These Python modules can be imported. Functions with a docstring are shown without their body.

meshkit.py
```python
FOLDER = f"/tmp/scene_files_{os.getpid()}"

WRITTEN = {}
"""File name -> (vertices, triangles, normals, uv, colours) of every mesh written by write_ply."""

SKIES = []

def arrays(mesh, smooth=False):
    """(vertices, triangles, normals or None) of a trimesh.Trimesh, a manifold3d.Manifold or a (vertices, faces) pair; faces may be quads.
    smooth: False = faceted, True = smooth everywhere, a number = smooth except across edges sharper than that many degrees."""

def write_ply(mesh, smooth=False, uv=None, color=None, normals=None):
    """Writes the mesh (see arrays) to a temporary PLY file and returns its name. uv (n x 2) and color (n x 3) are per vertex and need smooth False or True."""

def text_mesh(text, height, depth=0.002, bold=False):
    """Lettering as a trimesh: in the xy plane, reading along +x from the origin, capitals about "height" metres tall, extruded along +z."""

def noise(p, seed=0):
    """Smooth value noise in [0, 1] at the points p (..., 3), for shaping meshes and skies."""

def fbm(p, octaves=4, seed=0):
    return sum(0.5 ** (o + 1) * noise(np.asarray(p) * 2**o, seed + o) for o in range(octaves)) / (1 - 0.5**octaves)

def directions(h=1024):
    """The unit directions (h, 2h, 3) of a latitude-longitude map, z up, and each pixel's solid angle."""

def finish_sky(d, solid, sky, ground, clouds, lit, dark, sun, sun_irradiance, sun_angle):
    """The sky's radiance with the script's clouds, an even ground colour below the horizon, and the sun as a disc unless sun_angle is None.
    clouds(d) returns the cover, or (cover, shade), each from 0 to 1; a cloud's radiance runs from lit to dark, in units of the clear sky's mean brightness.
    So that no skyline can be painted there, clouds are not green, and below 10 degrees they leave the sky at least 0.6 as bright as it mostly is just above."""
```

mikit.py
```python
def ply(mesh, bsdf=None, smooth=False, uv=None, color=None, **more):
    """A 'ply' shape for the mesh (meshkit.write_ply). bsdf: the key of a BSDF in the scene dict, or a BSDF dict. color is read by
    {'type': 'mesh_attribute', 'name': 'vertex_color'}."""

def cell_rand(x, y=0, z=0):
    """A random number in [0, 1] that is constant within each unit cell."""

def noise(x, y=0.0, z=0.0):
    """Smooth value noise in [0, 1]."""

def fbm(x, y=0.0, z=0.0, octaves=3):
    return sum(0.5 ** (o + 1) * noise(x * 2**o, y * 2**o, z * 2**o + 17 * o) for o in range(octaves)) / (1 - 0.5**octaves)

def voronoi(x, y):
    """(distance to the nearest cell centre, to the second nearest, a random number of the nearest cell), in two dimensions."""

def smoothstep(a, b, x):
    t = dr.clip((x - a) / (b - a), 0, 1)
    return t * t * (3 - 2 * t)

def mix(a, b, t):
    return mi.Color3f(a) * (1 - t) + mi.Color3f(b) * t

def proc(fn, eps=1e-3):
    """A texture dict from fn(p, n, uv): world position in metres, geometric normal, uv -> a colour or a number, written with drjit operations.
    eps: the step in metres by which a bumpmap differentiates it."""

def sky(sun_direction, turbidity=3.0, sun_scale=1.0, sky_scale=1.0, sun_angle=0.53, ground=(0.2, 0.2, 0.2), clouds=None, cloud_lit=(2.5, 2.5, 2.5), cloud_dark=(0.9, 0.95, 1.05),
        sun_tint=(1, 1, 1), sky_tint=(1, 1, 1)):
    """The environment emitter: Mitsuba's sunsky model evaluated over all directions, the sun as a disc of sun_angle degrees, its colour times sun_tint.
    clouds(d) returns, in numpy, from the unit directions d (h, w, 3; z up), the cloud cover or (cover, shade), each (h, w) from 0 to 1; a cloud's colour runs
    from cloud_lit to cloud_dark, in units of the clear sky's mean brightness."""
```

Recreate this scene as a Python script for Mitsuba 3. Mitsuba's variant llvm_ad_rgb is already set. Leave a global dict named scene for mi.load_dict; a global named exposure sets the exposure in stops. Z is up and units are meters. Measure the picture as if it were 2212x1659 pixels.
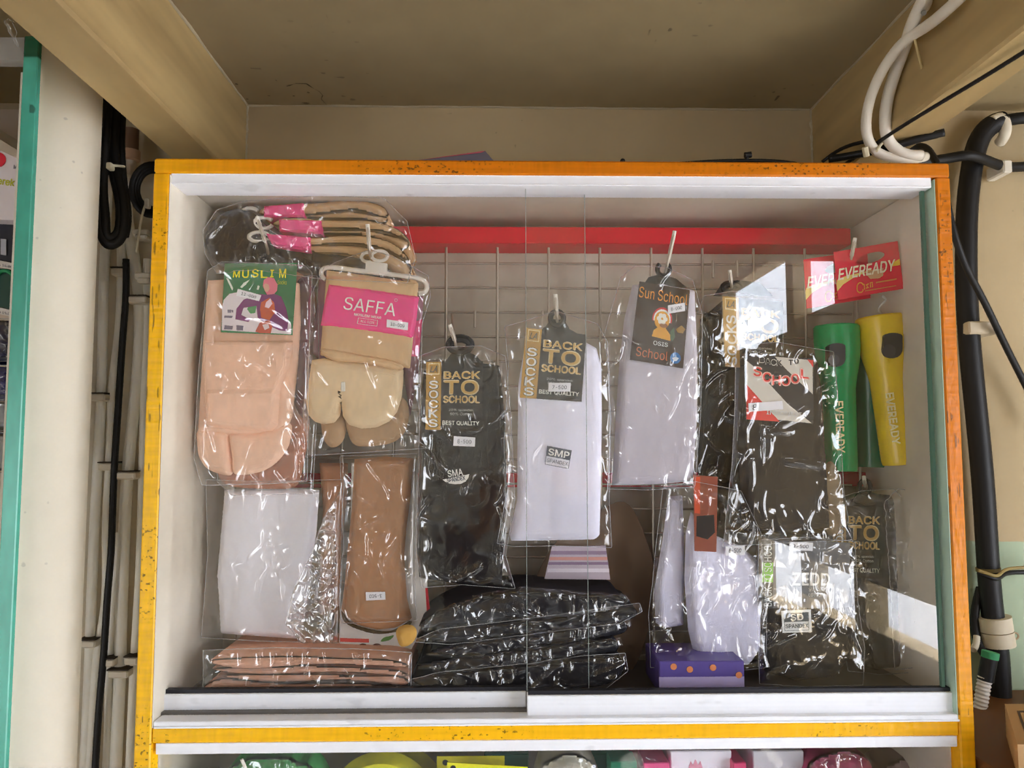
import math, random
import numpy as np, trimesh, mitsuba as mi, mikit, meshkit
import drjit as dr
import shapely, shapely.geometry as sg
from scipy.spatial import Delaunay
from mikit import noise, fbm, smoothstep, mix, proc
T = mi.ScalarTransform4f
random.seed(3); np.random.seed(3)
scene, labels = {}, {}

# ---------------------------------------------------------------- camera
F, CX, CY, DIST, EYE = 1662.0, 1106.0, 829.5, 0.83, 1.5
PITCH, YAW, ROLL = 0.0749, 0.0208, -0.0014
_fw = np.array([math.sin(YAW) * math.cos(PITCH), math.cos(YAW) * math.cos(PITCH), math.sin(PITCH)])
_rt0 = np.array([math.cos(YAW), -math.sin(YAW), 0.0]); _up0 = np.cross(_rt0, _fw)
_rt = _rt0 * math.cos(ROLL) + _up0 * math.sin(ROLL); _up = _up0 * math.cos(ROLL) - _rt0 * math.sin(ROLL)
_eye = np.array([0, -DIST, EYE])
scene['camera'] = {'type': 'perspective', 'fov': math.degrees(2 * math.atan(1106 / F)), 'fov_axis': 'x', 'near_clip': 0.02, 'far_clip': 200.0,
                   'to_world': T().look_at(origin=_eye.tolist(), target=(_eye + _fw).tolist(), up=_up.tolist())}

# ---------------------------------------------------------------- sky (bright overcast day outside the open shop front), exposure
def overcast(d):
    n = meshkit.fbm(d * [2.2, 2.2, 4.0] + 5.0, 4)
    return np.ones(d.shape[:2]), np.clip((n - 0.35) * 1.6, 0, 1)
scene['sky'] = mikit.sky([0.35, -0.5, 0.8], turbidity=4.0, sun_scale=0.6, ground=(0.42, 0.40, 0.37), clouds=overcast,
                         cloud_lit=(2.8, 3.0, 3.36), cloud_dark=(2.05, 2.25, 2.52), sun_tint=(0.87, 1.0, 1.21))
exposure = 4.68

# ---------------------------------------------------------------- materials
def rgb(r, g=None, b=None):
    c = np.array([r, g, b] if g is not None else r, float) / 255.0
    c = np.where(c <= 0.04045, c / 12.92, ((c + 0.055) / 1.055) ** 2.4)
    return c.tolist()
def tex(c): return {'type': 'rgb', 'value': list(map(float, c))}
def prin(c, rough=0.6, spec=0.5, **k):
    return {'type': 'twosided', 'b': {'type': 'principled', 'base_color': c if isinstance(c, dict) else tex(c), 'roughness': rough, 'specular': spec, **k}}
_mats = {}
def flat(r, g, b, rough=0.6, spec=0.4):
    key = 'paint_%d_%d_%d_%d' % (r, g, b, int(rough * 100))
    if key not in scene: scene[key] = prin(rgb(r, g, b), rough, spec)
    return key
def v3(c): return mi.Color3f(*[float(x) for x in c])

WALLC, WALLD = rgb(190, 170, 134), rgb(150, 132, 98)
def f_wall(p, n, uv):
    a = fbm(p.x * 2.3, p.y * 2.3, p.z * 2.3, 4)
    b = fbm(p.x * 9 + 7, p.y * 9, p.z * 3, 3)
    c = mix(WALLC, WALLD, smoothstep(0.35, 0.75, a) * 0.55)
    c = c * (0.92 + 0.16 * b)
    sp = smoothstep(0.90, 0.95, noise(p.x * 110, p.y * 110, p.z * 110)) * smoothstep(0.55, 0.75, noise(p.x * 5, p.y * 5, p.z * 5 + 3)) * 0.8
    # pale green dado on the wall right of the cabinet, worn along its upper edge
    c = mix(c, mi.Color3f(*rgb(232, 226, 210)) * (0.90 + 0.16 * b), dr.select(p.x < -0.36, dr.select(p.y > 0.15, mi.Float(0.5), mi.Float(0.85)), mi.Float(0)) * (1 - smoothstep(1.80, 1.92, p.z) * 0.6))  # brighter light on left recess and column put into the paint, fading upward
    edge = 1.360 + 0.004 * noise(p.x * 60, 3.0, p.z * 60)
    dado = dr.select((p.z < edge) & (p.x > 0.3) & (p.y > 0.1), mi.Float(1), mi.Float(0))
    c = mix(c, mi.Color3f(*rgb(172, 188, 160)) * (0.9 + 0.2 * b), dado)
    return c * (1 - 0.3 * sp)
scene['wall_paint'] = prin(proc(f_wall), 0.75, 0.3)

CRACK = [(620, 186), (640, 180), (662, 181), (676, 190), (690, 198), (697, 206), (694, 214), (705, 226)]
def f_ceil(p, n, uv):
    a = fbm(p.x * 2.1 + 4, p.y * 2.1, p.z * 2.1, 4)
    b = fbm(p.x * 22, p.y * 22, p.z * 22, 3)
    c = mix(rgb(160, 144, 110), rgb(132, 116, 88), smoothstep(0.3, 0.75, a) * 0.7)
    c = c * (0.93 + 0.14 * b)
    sp = smoothstep(0.91, 0.96, noise(p.x * 90, p.y * 90, 1.0)) * smoothstep(0.55, 0.75, noise(p.x * 5, p.y * 5, 3.0))
    d = mi.Float(1e3)
    for (x0, y0), (x1, y1) in zip(CRACKW[:-1], CRACKW[1:]):
        dx, dy = x1 - x0, y1 - y0
        t = dr.clip(((p.x - x0) * dx + (p.y - y0) * dy) / (dx * dx + dy * dy), 0, 1)
        d = dr.minimum(d, dr.sqrt(dr.square(p.x - x0 - t * dx) + dr.square(p.y - y0 - t * dy)))
    cr = (1 - smoothstep(0.0005, 0.0022, d + 0.0016 * noise(p.x * 160, p.y * 160))) * dr.select(p.z < 2.0, mi.Float(1), mi.Float(0))
    return c * (1 - 0.55 * sp) * (1 - 0.75 * cr)
def f_beam(p, n, uv):
    a = fbm(p.x * 14, p.y * 3.0, p.z * 26, 4)
    b = fbm(p.x * 40, p.y * 9 + p.z * 30, p.z * 60, 3)
    c = mix(rgb(176, 152, 106), rgb(138, 114, 76), smoothstep(0.35, 0.75, a) * 0.5)
    return c * (0.88 + 0.24 * b)
scene['beam_paint'] = prin(proc(f_beam), 0.55, 0.4)
def f_yellow(p, n, uv):
    a = fbm(p.x * 5 + 1, p.y * 5, p.z * 5, 3)
    horiz = smoothstep(0.3, 0.7, dr.abs(n.z))
    st = fbm(p.x * 260, p.y * 260, p.z * 18, 2) * 0.5 + fbm(p.x * 18, p.y * 260, p.z * 260, 2) * 0.5
    # orange on the upper and right members, blending to yellow at lower left
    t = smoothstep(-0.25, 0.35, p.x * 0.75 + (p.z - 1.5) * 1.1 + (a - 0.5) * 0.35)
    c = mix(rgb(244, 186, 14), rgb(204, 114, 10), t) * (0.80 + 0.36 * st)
    chip = smoothstep(0.66, 0.74, fbm(p.x * 330, p.y * 330, p.z * 330, 3)) * smoothstep(0.52, 0.74, noise(p.x * 11, p.y * 11, p.z * 11)) + 0.8 * smoothstep(0.72, 0.78, fbm(p.x * 420, 2.0, p.z * 38, 2)) * dr.select((p.z < 1.78) & (p.z > 1.21), mi.Float(1), mi.Float(0)) * smoothstep(0.4, 0.6, noise(p.x * 4, 1.0, p.z * 10))
    return mix(c, rgb(80, 50, 18), dr.minimum(chip, 1.0) * 0.8)
def f_yellow_h(p, n, uv):
    return 0.0006 * fbm(p.x * 190, p.y * 190, p.z * 60, 3) + 0.0004 * fbm(p.x * 30, p.y * 250, p.z * 250, 2)
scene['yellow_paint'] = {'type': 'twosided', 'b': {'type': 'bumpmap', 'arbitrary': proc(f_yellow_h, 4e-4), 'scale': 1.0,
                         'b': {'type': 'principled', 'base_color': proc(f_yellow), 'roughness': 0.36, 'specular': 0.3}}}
def f_green(p, n, uv):
    a = fbm(p.x * 6, p.y * 6, p.z * 3, 3); b = fbm(p.x * 150, p.y * 150, p.z * 40, 2)
    c = mix(rgb(84, 182, 160), rgb(60, 150, 128), smoothstep(0.3, 0.7, a)) * (0.9 + 0.2 * b)
    chip = smoothstep(0.74, 0.8, fbm(p.x * 90, p.y * 90, p.z * 40, 3)) * smoothstep(1.7, 1.9, p.z)
    c = mix(c, rgb(22, 84, 58), smoothstep(1.905, 1.908, p.z))
    return mix(c, rgb(30, 60, 50), chip * 0.8)
def f_green_h(p, n, uv): return 0.0012 * fbm(p.x * 170, p.y * 170, p.z * 120, 3) * smoothstep(1.70, 1.80, p.z)
scene['green_paint'] = {'type': 'twosided', 'b': {'type': 'bumpmap', 'arbitrary': proc(f_green_h, 4e-4), 'scale': 1.0,
                        'b': {'type': 'principled', 'base_color': proc(f_green), 'roughness': 0.30, 'specular': 0.6}}}
def f_alu(p, n, uv):
    return v3(rgb(232, 234, 240)) * (0.96 + 0.06 * fbm(p.x * 4, p.y * 300, p.z * 420, 2)) * (1 - 0.12 * smoothstep(0.66, 0.80, fbm(p.x * 40, p.y * 40, p.z * 90 + 4, 3)))
scene['aluminium'] = prin(proc(f_alu), 0.38, 0.5)
def f_board(p, n, uv):
    a = fbm(p.x * 4, p.y * 4, p.z * 4 + 2, 3)
    return mix(rgb(212, 204, 188), rgb(188, 178, 160), smoothstep(0.3, 0.7, a)) * (0.96 + 0.08 * fbm(p.x * 60, p.y * 60, p.z * 60, 2))
scene['board'] = prin(proc(f_board), 0.5, 0.4)
def f_knit(p, n, uv):
    w = 0.5 + 0.5 * dr.sin(p.x * 3400 + 1.2 * noise(p.x * 90, p.z * 90))
    return 0.00022 * w + 0.0009 * fbm(p.x * 60, p.y * 60, p.z * 40, 3)
scene['cloth'] = {'type': 'twosided', 'b': {'type': 'bumpmap', 'arbitrary': proc(f_knit, 2.5e-4), 'scale': 1.0,
                  'b': {'type': 'principled', 'base_color': {'type': 'mesh_attribute', 'name': 'vertex_color'}, 'roughness': 0.85, 'specular': 0.2, 'sheen': 0.08}}}
def f_floor(p, n, uv):
    return v3(rgb(158, 158, 156)) * (0.85 + 0.3 * fbm(p.x * 3, p.y * 3, 0.0, 3))
scene['floor_tile'] = prin(proc(f_floor), 0.4, 0.5)
scene['window_glass'] = {'type': 'thindielectric', 'int_ior': 1.5}
scene['film'] = {'type': 'thindielectric', 'int_ior': 1.66}
scene['film_crumpled'] = {'type': 'blendbsdf', 'weight': 0.34, 'a': {'type': 'thindielectric', 'int_ior': 1.9}, 'b': prin(rgb(246, 248, 252), 0.16, 0.9, metallic=1.0)}
scene['film_edge'] = {'type': 'blendbsdf', 'weight': 0.30, 'a': {'type': 'thindielectric', 'int_ior': 1.6}, 'b': prin(rgb(226, 228, 232), 0.25, 0.6)}
scene['wire_metal'] = prin(rgb(190, 180, 165), 0.35, 0.5, metallic=0.6)
M = dict(black=flat(22, 22, 24, .45), rubber=flat(20, 20, 22, .5), white_plastic=flat(226, 222, 210, .4), paper=flat(240, 240, 244, .6), ink=flat(40, 44, 60, .7),
         red=flat(206, 34, 50, .4), pink=flat(238, 70, 140, .45), conduit=flat(240, 236, 224, .4), gasket=flat(28, 28, 36, .5), mint=flat(176, 200, 182, .4))

# ---------------------------------------------------------------- helpers
def P(px, py, Y):
    """World x, z of the points of the photograph's frame that lie in the plane y = Y."""
    px, py = np.asarray(px, float), np.asarray(py, float)
    d = _fw + _rt * ((px - CX) / F)[..., None] - _up * ((py - CY) / F)[..., None]
    t = (Y + DIST) / d[..., 1]
    return d[..., 0] * t, EYE + d[..., 2] * t
CRACKW = []
for _x, _y in CRACK:     # where the ceiling's crack runs (on the ceiling's plane)
    _d = _fw + _rt * ((_x - CX) / F) - _up * ((_y - CY) / F); _t = (1.974 - EYE) / _d[2]
    CRACKW.append((float(_d[0] * _t), float(-DIST + _d[1] * _t)))
scene['ceiling_paint'] = prin(proc(f_ceil), 0.8, 0.25)
_used = set()
def numbered(name):
    key, k = name, 0
    while key in _used: k += 1; key = '%s_%03d' % (name, k)
    _used.add(key); return key
def thing(name, label, cat, group=None):
    key = numbered(name); labels[key] = {'label': label, 'category': cat}
    if group: labels[key]['group'] = group
    return key
def add(mesh, mat, parent, name=None, smooth=False, label=None, kind=None, color=None):
    key = numbered(parent + '__' + name) if name else parent
    scene[key] = mikit.ply(mesh, mat, smooth=smooth, color=color)
    if label or kind:
        labels.setdefault(key, {})
        if label: labels[key]['label'] = label
        if kind: labels[key]['kind'] = kind
    return key
def struct(name, mesh, mat, label):
    key = numbered(name); scene[key] = mikit.ply(mesh, mat); labels[key] = {'kind': 'structure', 'label': label}; return key
def cat(*ms): return trimesh.util.concatenate(list(ms))
def box(x0, x1, y0, y1, z0, z1, b=0.0):
    x0, x1 = sorted((x0, x1)); y0, y1 = sorted((y0, y1)); z0, z1 = sorted((z0, z1))
    if b <= 0: return trimesh.creation.box(bounds=[[x0, y0, z0], [x1, y1, z1]])
    b = min(b, (x1 - x0) * .45, (y1 - y0) * .45, (z1 - z0) * .45)
    pts = []
    for sx in (0, 1):
        for sy in (0, 1):
            for sz in (0, 1):
                c = np.array([(x0, x1)[sx], (y0, y1)[sy], (z0, z1)[sz]]); s = np.array([1 - 2 * sx, 1 - 2 * sy, 1 - 2 * sz]) * b
                for k in range(3):
                    q = c + s; q[k] = c[k]; pts.append(q)
    return trimesh.convex.convex_hull(np.array(pts))
def pbox(x0, y0, x1, y1, Y0, Y1, b=0.0):
    xm, ym = (x0 + x1) / 2, (y0 + y1) / 2
    X, _ = P([x0, x1], [ym, ym], Y0); _, Z = P([xm, xm], [y0, y1], Y0)
    return box(X[0], X[1], Y0, Y1, Z[0], Z[1], b)
def spline(pts, n=None, closed=False):
    p = np.asarray(pts, float)
    if len(p) < 3: return p
    from scipy.interpolate import CubicSpline
    if closed: p = np.vstack([p, p[:1]])
    s = np.r_[0, np.cumsum(np.linalg.norm(np.diff(p, axis=0), axis=1) ** 0.6 + 1e-9)]
    cs = CubicSpline(s, p, bc_type='periodic' if closed else 'natural')
    n = n or 8 * len(p)
    q = cs(np.linspace(0, s[-1], n + (1 if closed else 0)))
    return q[:-1] if closed else q
def tube(pts, r, sides=10, closed=False):
    p = np.asarray(pts, float); n = len(p)
    t = np.roll(p, -1, 0) - np.roll(p, 1, 0) if closed else np.gradient(p, axis=0)
    t /= np.linalg.norm(t, axis=1, keepdims=True) + 1e-12
    a = np.zeros_like(p); ref = np.array([0, 1.0, 0.05]) if abs(t[0][1]) < .9 else np.array([1.0, 0, 0])
    for i in range(n):
        u = ref - t[i] * (ref @ t[i]); u /= np.linalg.norm(u); a[i] = u; ref = u
    b = np.cross(t, a); ang = np.arange(sides) * 2 * np.pi / sides
    rr = np.broadcast_to(r, (n,))[:, None, None]
    v = (p[:, None] + rr * (np.cos(ang)[None, :, None] * a[:, None] + np.sin(ang)[None, :, None] * b[:, None])).reshape(-1, 3)
    f = []
    for i in range(n if closed else n - 1):
        for j in range(sides):
            A, B = i * sides + j, i * sides + (j + 1) % sides
            C, D = ((i + 1) % n) * sides + j, ((i + 1) % n) * sides + (j + 1) % sides
            f += [[A, B, D], [A, D, C]]
    if not closed:
        v = np.vstack([v, p[0], p[-1]])
        for j in range(sides):
            f.append([len(v) - 2, (j + 1) % sides, j]); f.append([len(v) - 1, (n - 1) * sides + j, (n - 1) * sides + (j + 1) % sides])
    m = trimesh.Trimesh(v, f, process=False); m.fix_normals(); return m
def w3(pts):
    """[(px, py, Y)] -> world points."""
    return np.array([[*(float(c) for c in (P(x, y, Y)[0],)), Y, float(P(x, y, Y)[1])] for x, y, Y in pts])
def ptube(pts, rpx, sides=10, n=None, closed=False, smooth=True):
    w = w3(pts); r = rpx * (DIST + np.mean([p[2] for p in pts])) / F
    return tube(spline(w, n, closed) if smooth else w, r, sides, closed)
def poly_world(poly, Y):
    p = np.asarray(poly, float); X, Z = P(p[:, 0], p[:, 1], Y); return np.stack([X, Z], 1)
def extr(pg, Y, t):
    ms = [trimesh.creation.extrude_polygon(g, t, engine='earcut') for g in getattr(pg, 'geoms', [pg]) if g.area > 1e-9]
    m = cat(*ms); v = m.vertices
    m.vertices = np.stack([v[:, 0], Y - v[:, 2], v[:, 1]], 1); return m
def plate(poly, Y, t=0.0005, holes=()):
    """A flat plate with this outline, its back at y = Y and its face t nearer to the front."""
    pg = sg.Polygon(poly_world(poly, Y), [poly_world(h, Y) for h in holes]).buffer(0)
    return extr(pg, Y, t)
def circ(cx, cy, rx, ry=None, n=28, a0=0, a1=360):
    a = np.radians(np.linspace(a0, a1, n, endpoint=a1 - a0 < 360)); ry = ry or rx
    return np.stack([cx + rx * np.cos(a), cy + ry * np.sin(a)], 1)
def smooth_poly(poly, n=90): return spline(np.asarray(poly, float), n, True)
def sample_poly(pg, h, seed=0):
    pts = []
    ring = np.array(pg.exterior.coords)[:-1]
    L = pg.exterior.length; nb = max(12, int(L / h))
    bd = np.array([pg.exterior.interpolate(s * L / nb).coords[0] for s in range(nb)])
    x0, z0, x1, z1 = pg.bounds
    gx, gz = np.meshgrid(np.arange(x0, x1, h), np.arange(z0, z1, h * .87))
    gx = gx + (np.arange(gx.shape[0]) % 2)[:, None] * h / 2
    g = np.stack([gx.ravel(), gz.ravel()], 1)
    inner = pg.buffer(-h * .45)
    keep = shapely.contains_xy(inner, g[:, 0], g[:, 1])
    g = g[keep]
    allp = np.vstack([bd, g]); tri = Delaunay(allp).simplices
    c = allp[tri].mean(1); tri = tri[shapely.contains_xy(pg, c[:, 0], c[:, 1])]
    a, b, cc = (allp[tri[:, k]] for k in range(3))
    flip = ((b - a)[:, 0] * (cc - a)[:, 1] - (b - a)[:, 1] * (cc - a)[:, 0]) < 0
    tri[flip] = tri[flip][:, ::-1]
    d = shapely.distance(shapely.points(allp), pg.exterior)
    return allp, tri, d, nb
def wrinkle(x, z, amp, s=1.0, seed=0):
    q = np.stack([x * 38 * s, z * 24 * s, np.full_like(x, seed * 3.7)], -1)
    r = 1 - np.abs(2 * meshkit.fbm(q, 3, seed) - 1)
    return amp * (r ** 3 - 0.3)
def pillow(poly, Y, th, r=0.012, h=0.003, depth=None, wr=0.0, seed=0, fold=None, rounded=True):
    """A stuffed, folded piece of cloth: this outline, bulging th towards the front from y = Y, and flat or bulging (depth) at the back."""
    pg = sg.Polygon(poly_world(smooth_poly(poly) if rounded else poly, Y)).buffer(0)
    if pg.geom_type != 'Polygon': pg = max(pg.geoms, key=lambda g: g.area)
    p, f, d, nb = sample_poly(pg, h)
    k = np.clip(d / r, 0, 1); hgt = np.sqrt(np.clip(1 - (1 - k) ** 2, 0, 1))
    y = Y - th * hgt - (wrinkle(p[:, 0], p[:, 1], wr, 1.0, seed) * np.clip(d / 0.006, 0, 1) if wr else 0)
    if fold is not None: y = y - fold(p[:, 0], p[:, 1]) * np.clip(d / 0.004, 0, 1)
    n = len(p)
    yb = np.full(n, Y + (depth if depth is not None else 0.0)) + (th * 0.3 * hgt if depth is None else 0)
    fr = np.stack([p[:, 0], y, p[:, 1]], 1); bk = np.stack([p[:, 0], yb, p[:, 1]], 1)
    i = np.arange(nb); j = (i + 1) % nb
    side = np.vstack([np.stack([i, i + n, j + n], 1), np.stack([i, j + n, j], 1)])
    ff = f.copy()
    m = trimesh.Trimesh(np.vstack([fr, bk]), np.vstack([ff, f[:, ::-1] + n, side]), process=False)
    return m
def knit_color(m, c, var=0.10, seed=0, grain=1.0):
    v = np.asarray(m.vertices)
    k = meshkit.fbm(v * [45, 45, 30], 3, seed) - 0.5; k2 = meshkit.noise(v * [260 * grain, 260 * grain, 90 * grain], seed + 5) - 0.5
    return np.clip(np.array(rgb(c))[None] * (1 + 2 * var * k + var * k2)[:, None], 0, 1)
def cloth(parent, name, poly, Y, th, c, label=None, var=0.10, seed=0, **k):
    m = pillow(poly, Y, th, seed=seed, **k)
    return add(m, 'cloth', parent, name, smooth=True, color=knit_color(m, c, var, seed), label=label)
def film(parent, poly, Y, amp=0.0022, bulge=0.006, seed=1, h=0.0017, crumple=0.00035, seam=True, mat='film', name='plastic_bag', label='crinkled clear plastic bag', s=1.0, rounded=False, back=True):
    pg = sg.Polygon(poly_world(poly, Y)).buffer(0.002).buffer(-0.002)
    p, f, d, nb = sample_poly(pg, h)
    x, z = p[:, 0], p[:, 1]
    rs = np.random.RandomState(seed)
    q = np.stack([x * 60 * s, z * 34 * s, np.full_like(x, seed * 1.3)], -1)
    near = np.exp(-d / 0.012)
    rid = (1 - np.abs(2 * meshkit.noise(q, seed) - 1)) ** 5
    y = Y - bulge * np.sqrt(np.clip(1 - (1 - np.clip(d / 0.018, 0, 1)) ** 2, 0, 1)) - amp * 1.1 * meshkit.noise(q * .22, seed + 8) - amp * 1.5 * rid * near * np.clip(d / 0.002, 0, 1)
    y = y - crumple * (meshkit.noise(np.stack([x * 120, z * 90, x * 0 + seed], -1), seed + 4) + .6 * meshkit.noise(np.stack([x * 230, z * 170, x * 0 + seed], -1), seed + 5)) * np.clip(d / 0.002, 0, 1) * (.35 + 1.3 * near)
    # sharp creases, most of them running in from the edges
    n_c = int(38 * s * s * (pg.area / 0.03) ** .5); rim = pg.exterior
    for _ in range(n_c):
        e = np.array(rim.interpolate(rs.rand() * rim.length).coords[0]); c0 = np.array(pg.centroid.coords[0])
        if rs.rand() < .35: e = e + (c0 - e) * rs.uniform(.15, .9)
        v = (c0 - e) / (np.linalg.norm(c0 - e) + 1e-9); a_ = rs.normal(0, .8); v = np.array([v[0] * math.cos(a_) - v[1] * math.sin(a_), v[0] * math.sin(a_) + v[1] * math.cos(a_)])
        L, w = rs.uniform(.012, .05), rs.uniform(.0026, .0055) ; rel = np.stack([x, z], 1) - e
        t = rel @ v; o = rel @ np.array([-v[1], v[0]]) + .12 * L * np.sin(t / L * 3 + rs.rand() * 6) * (rs.rand() < .6)
        y = y - amp * rs.uniform(.25, 1.0) * np.clip(1 - (o / w) ** 2, 0, 1) ** 2 * np.clip(1 - np.abs(t / L - .5) * 2, 0, 1) ** .5
    m = trimesh.Trimesh(np.stack([x, y, z], 1), f, process=False)
    ringp = np.stack([x[:nb], y[:nb], z[:nb]], 1)
    edge = tube(ringp, 0.00045, 5, True)
    if False:
        m2 = trimesh.Trimesh(np.stack([x, np.full_like(x, Y + 0.004), z], 1), f[:, ::-1], process=False)
    key = add(m, mat, parent, name, smooth=True, label=label)
    if seam and key.count('__') == 1: add(edge, 'film_edge', key, 'seam', smooth=True, label='welded edge of the clear bag')
    return key
def text(s, x, y, w, h, Y, ang=0.0, bold=False, shear=0.0, depth=0.00025):
    """Lettering whose baseline starts at (x, y) of the frame, w long and h high there, turned by ang degrees clockwise, standing on y = Y."""
    m = meshkit.text_mesh(s, 1.0, 1.0, bold); v = np.array(m.vertices)
    lo, hi = v.min(0), v.max(0)
    desc = any(ch in 'gjpqy,' for ch in s)
    top = hi[1]
    u = (v[:, 0] - lo[0]) / (hi[0] - lo[0]) * w; q = v[:, 1] / top * h
    u = u + shear * q
    a = math.radians(ang)
    px, py = x + u * math.cos(a) + q * math.sin(a), y + u * math.sin(a) - q * math.cos(a)
    X, Z = P(px, py, Y)
    m.vertices = np.stack([X, Y - (v[:, 2] - lo[2]) / (hi[2] - lo[2]) * depth, Z], 1); return m
class Card:
    """A flat card given by its corners in the frame (top left, top right, bottom right, bottom left), standing in the plane y = Y; prints are placed by u, v on it."""
    def __init__(s, corners, Y, t=0.0005): s.c = np.array(corners, float); s.Y = Y; s.t = t
    def at(s, u, v):
        u, v = np.asarray(u, float)[..., None], np.asarray(v, float)[..., None]
        a, b, c, d = s.c; return (a * (1 - u) + b * u) * (1 - v) + (d * (1 - u) + c * u) * v
    def poly(s, uv, lift=0, t=0.00015):
        q = np.array(uv, float); return plate(s.at(q[:, 0], q[:, 1]), s.Y - s.t - lift * 0.0002, t)
    def rect(s, u0, v0, u1, v1, lift=0): return s.poly([(u0, v0), (u1, v0), (u1, v1), (u0, v1)], lift)
    def base(s): return plate(s.c, s.Y, s.t)
    def text(s, txt, u0, v0, u1, v1, lift=1, bold=False, shear=0.0, rot=0):
        m = meshkit.text_mesh(txt, 1.0, 1.0, bold); v = np.array(m.vertices); lo, hi = v.min(0), v.max(0)
        a = (v[:, 0] - lo[0]) / (hi[0] - lo[0]); b = 1 - (v[:, 1] - lo[1]) / (hi[1] - lo[1]); a = a + shear * (1 - b)
        if rot == 90: a, b = b, 1 - a          # reads upwards
        if rot == -90: a, b = 1 - b, a         # reads downwards
        if rot == 180: a, b = 1 - a, 1 - b
        q = s.at(u0 + (u1 - u0) * a, v0 + (v1 - v0) * b); Yb = s.Y - s.t - lift * 0.0002
        X, Z = P(q[:, 0], q[:, 1], Yb)
        m.vertices = np.stack([X, Yb - (v[:, 2] - lo[2]) / (hi[2] - lo[2]) * 0.0002, Z], 1); return m
def sticker(parent, corners, Y, txt, rot=0, span=(.18, .3, .82, .72)):
    c = Card(corners, Y, 0.0004); k = add(c.base(), M['paper'], parent, 'price_sticker', label='small white price sticker with handwritten price')
    add(c.text(txt, *span, rot=rot), M['ink'], k, 'lettering', label='handwritten price')
def ring(cx, cy, rx, ry, Y, rpx, a0=0, a1=360, n=30):
    pts = circ(cx, cy, rx, ry, n, a0, a1)
    return ptube([(x, y, Y) for x, y in pts], rpx, 8, n=len(pts), closed=a1 - a0 >= 360, smooth=False)
def hook(pts, label):
    k = thing('peg_hook', label, 'hook', 'wire peg hooks on the grid')
    add(ptube([(p[0], p[1], p[2]) for p in pts], 3.2, 8), 'wire_metal', k, 'wire', smooth=True)
    a, b = w3(pts[-2:]); 
    add(tube([a + (b - a) * .15, b + (b - a) * .03], 0.0024, 8), M['white_plastic'], k, 'tip_cover', smooth=40, label='white plastic tip')
    return k

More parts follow.
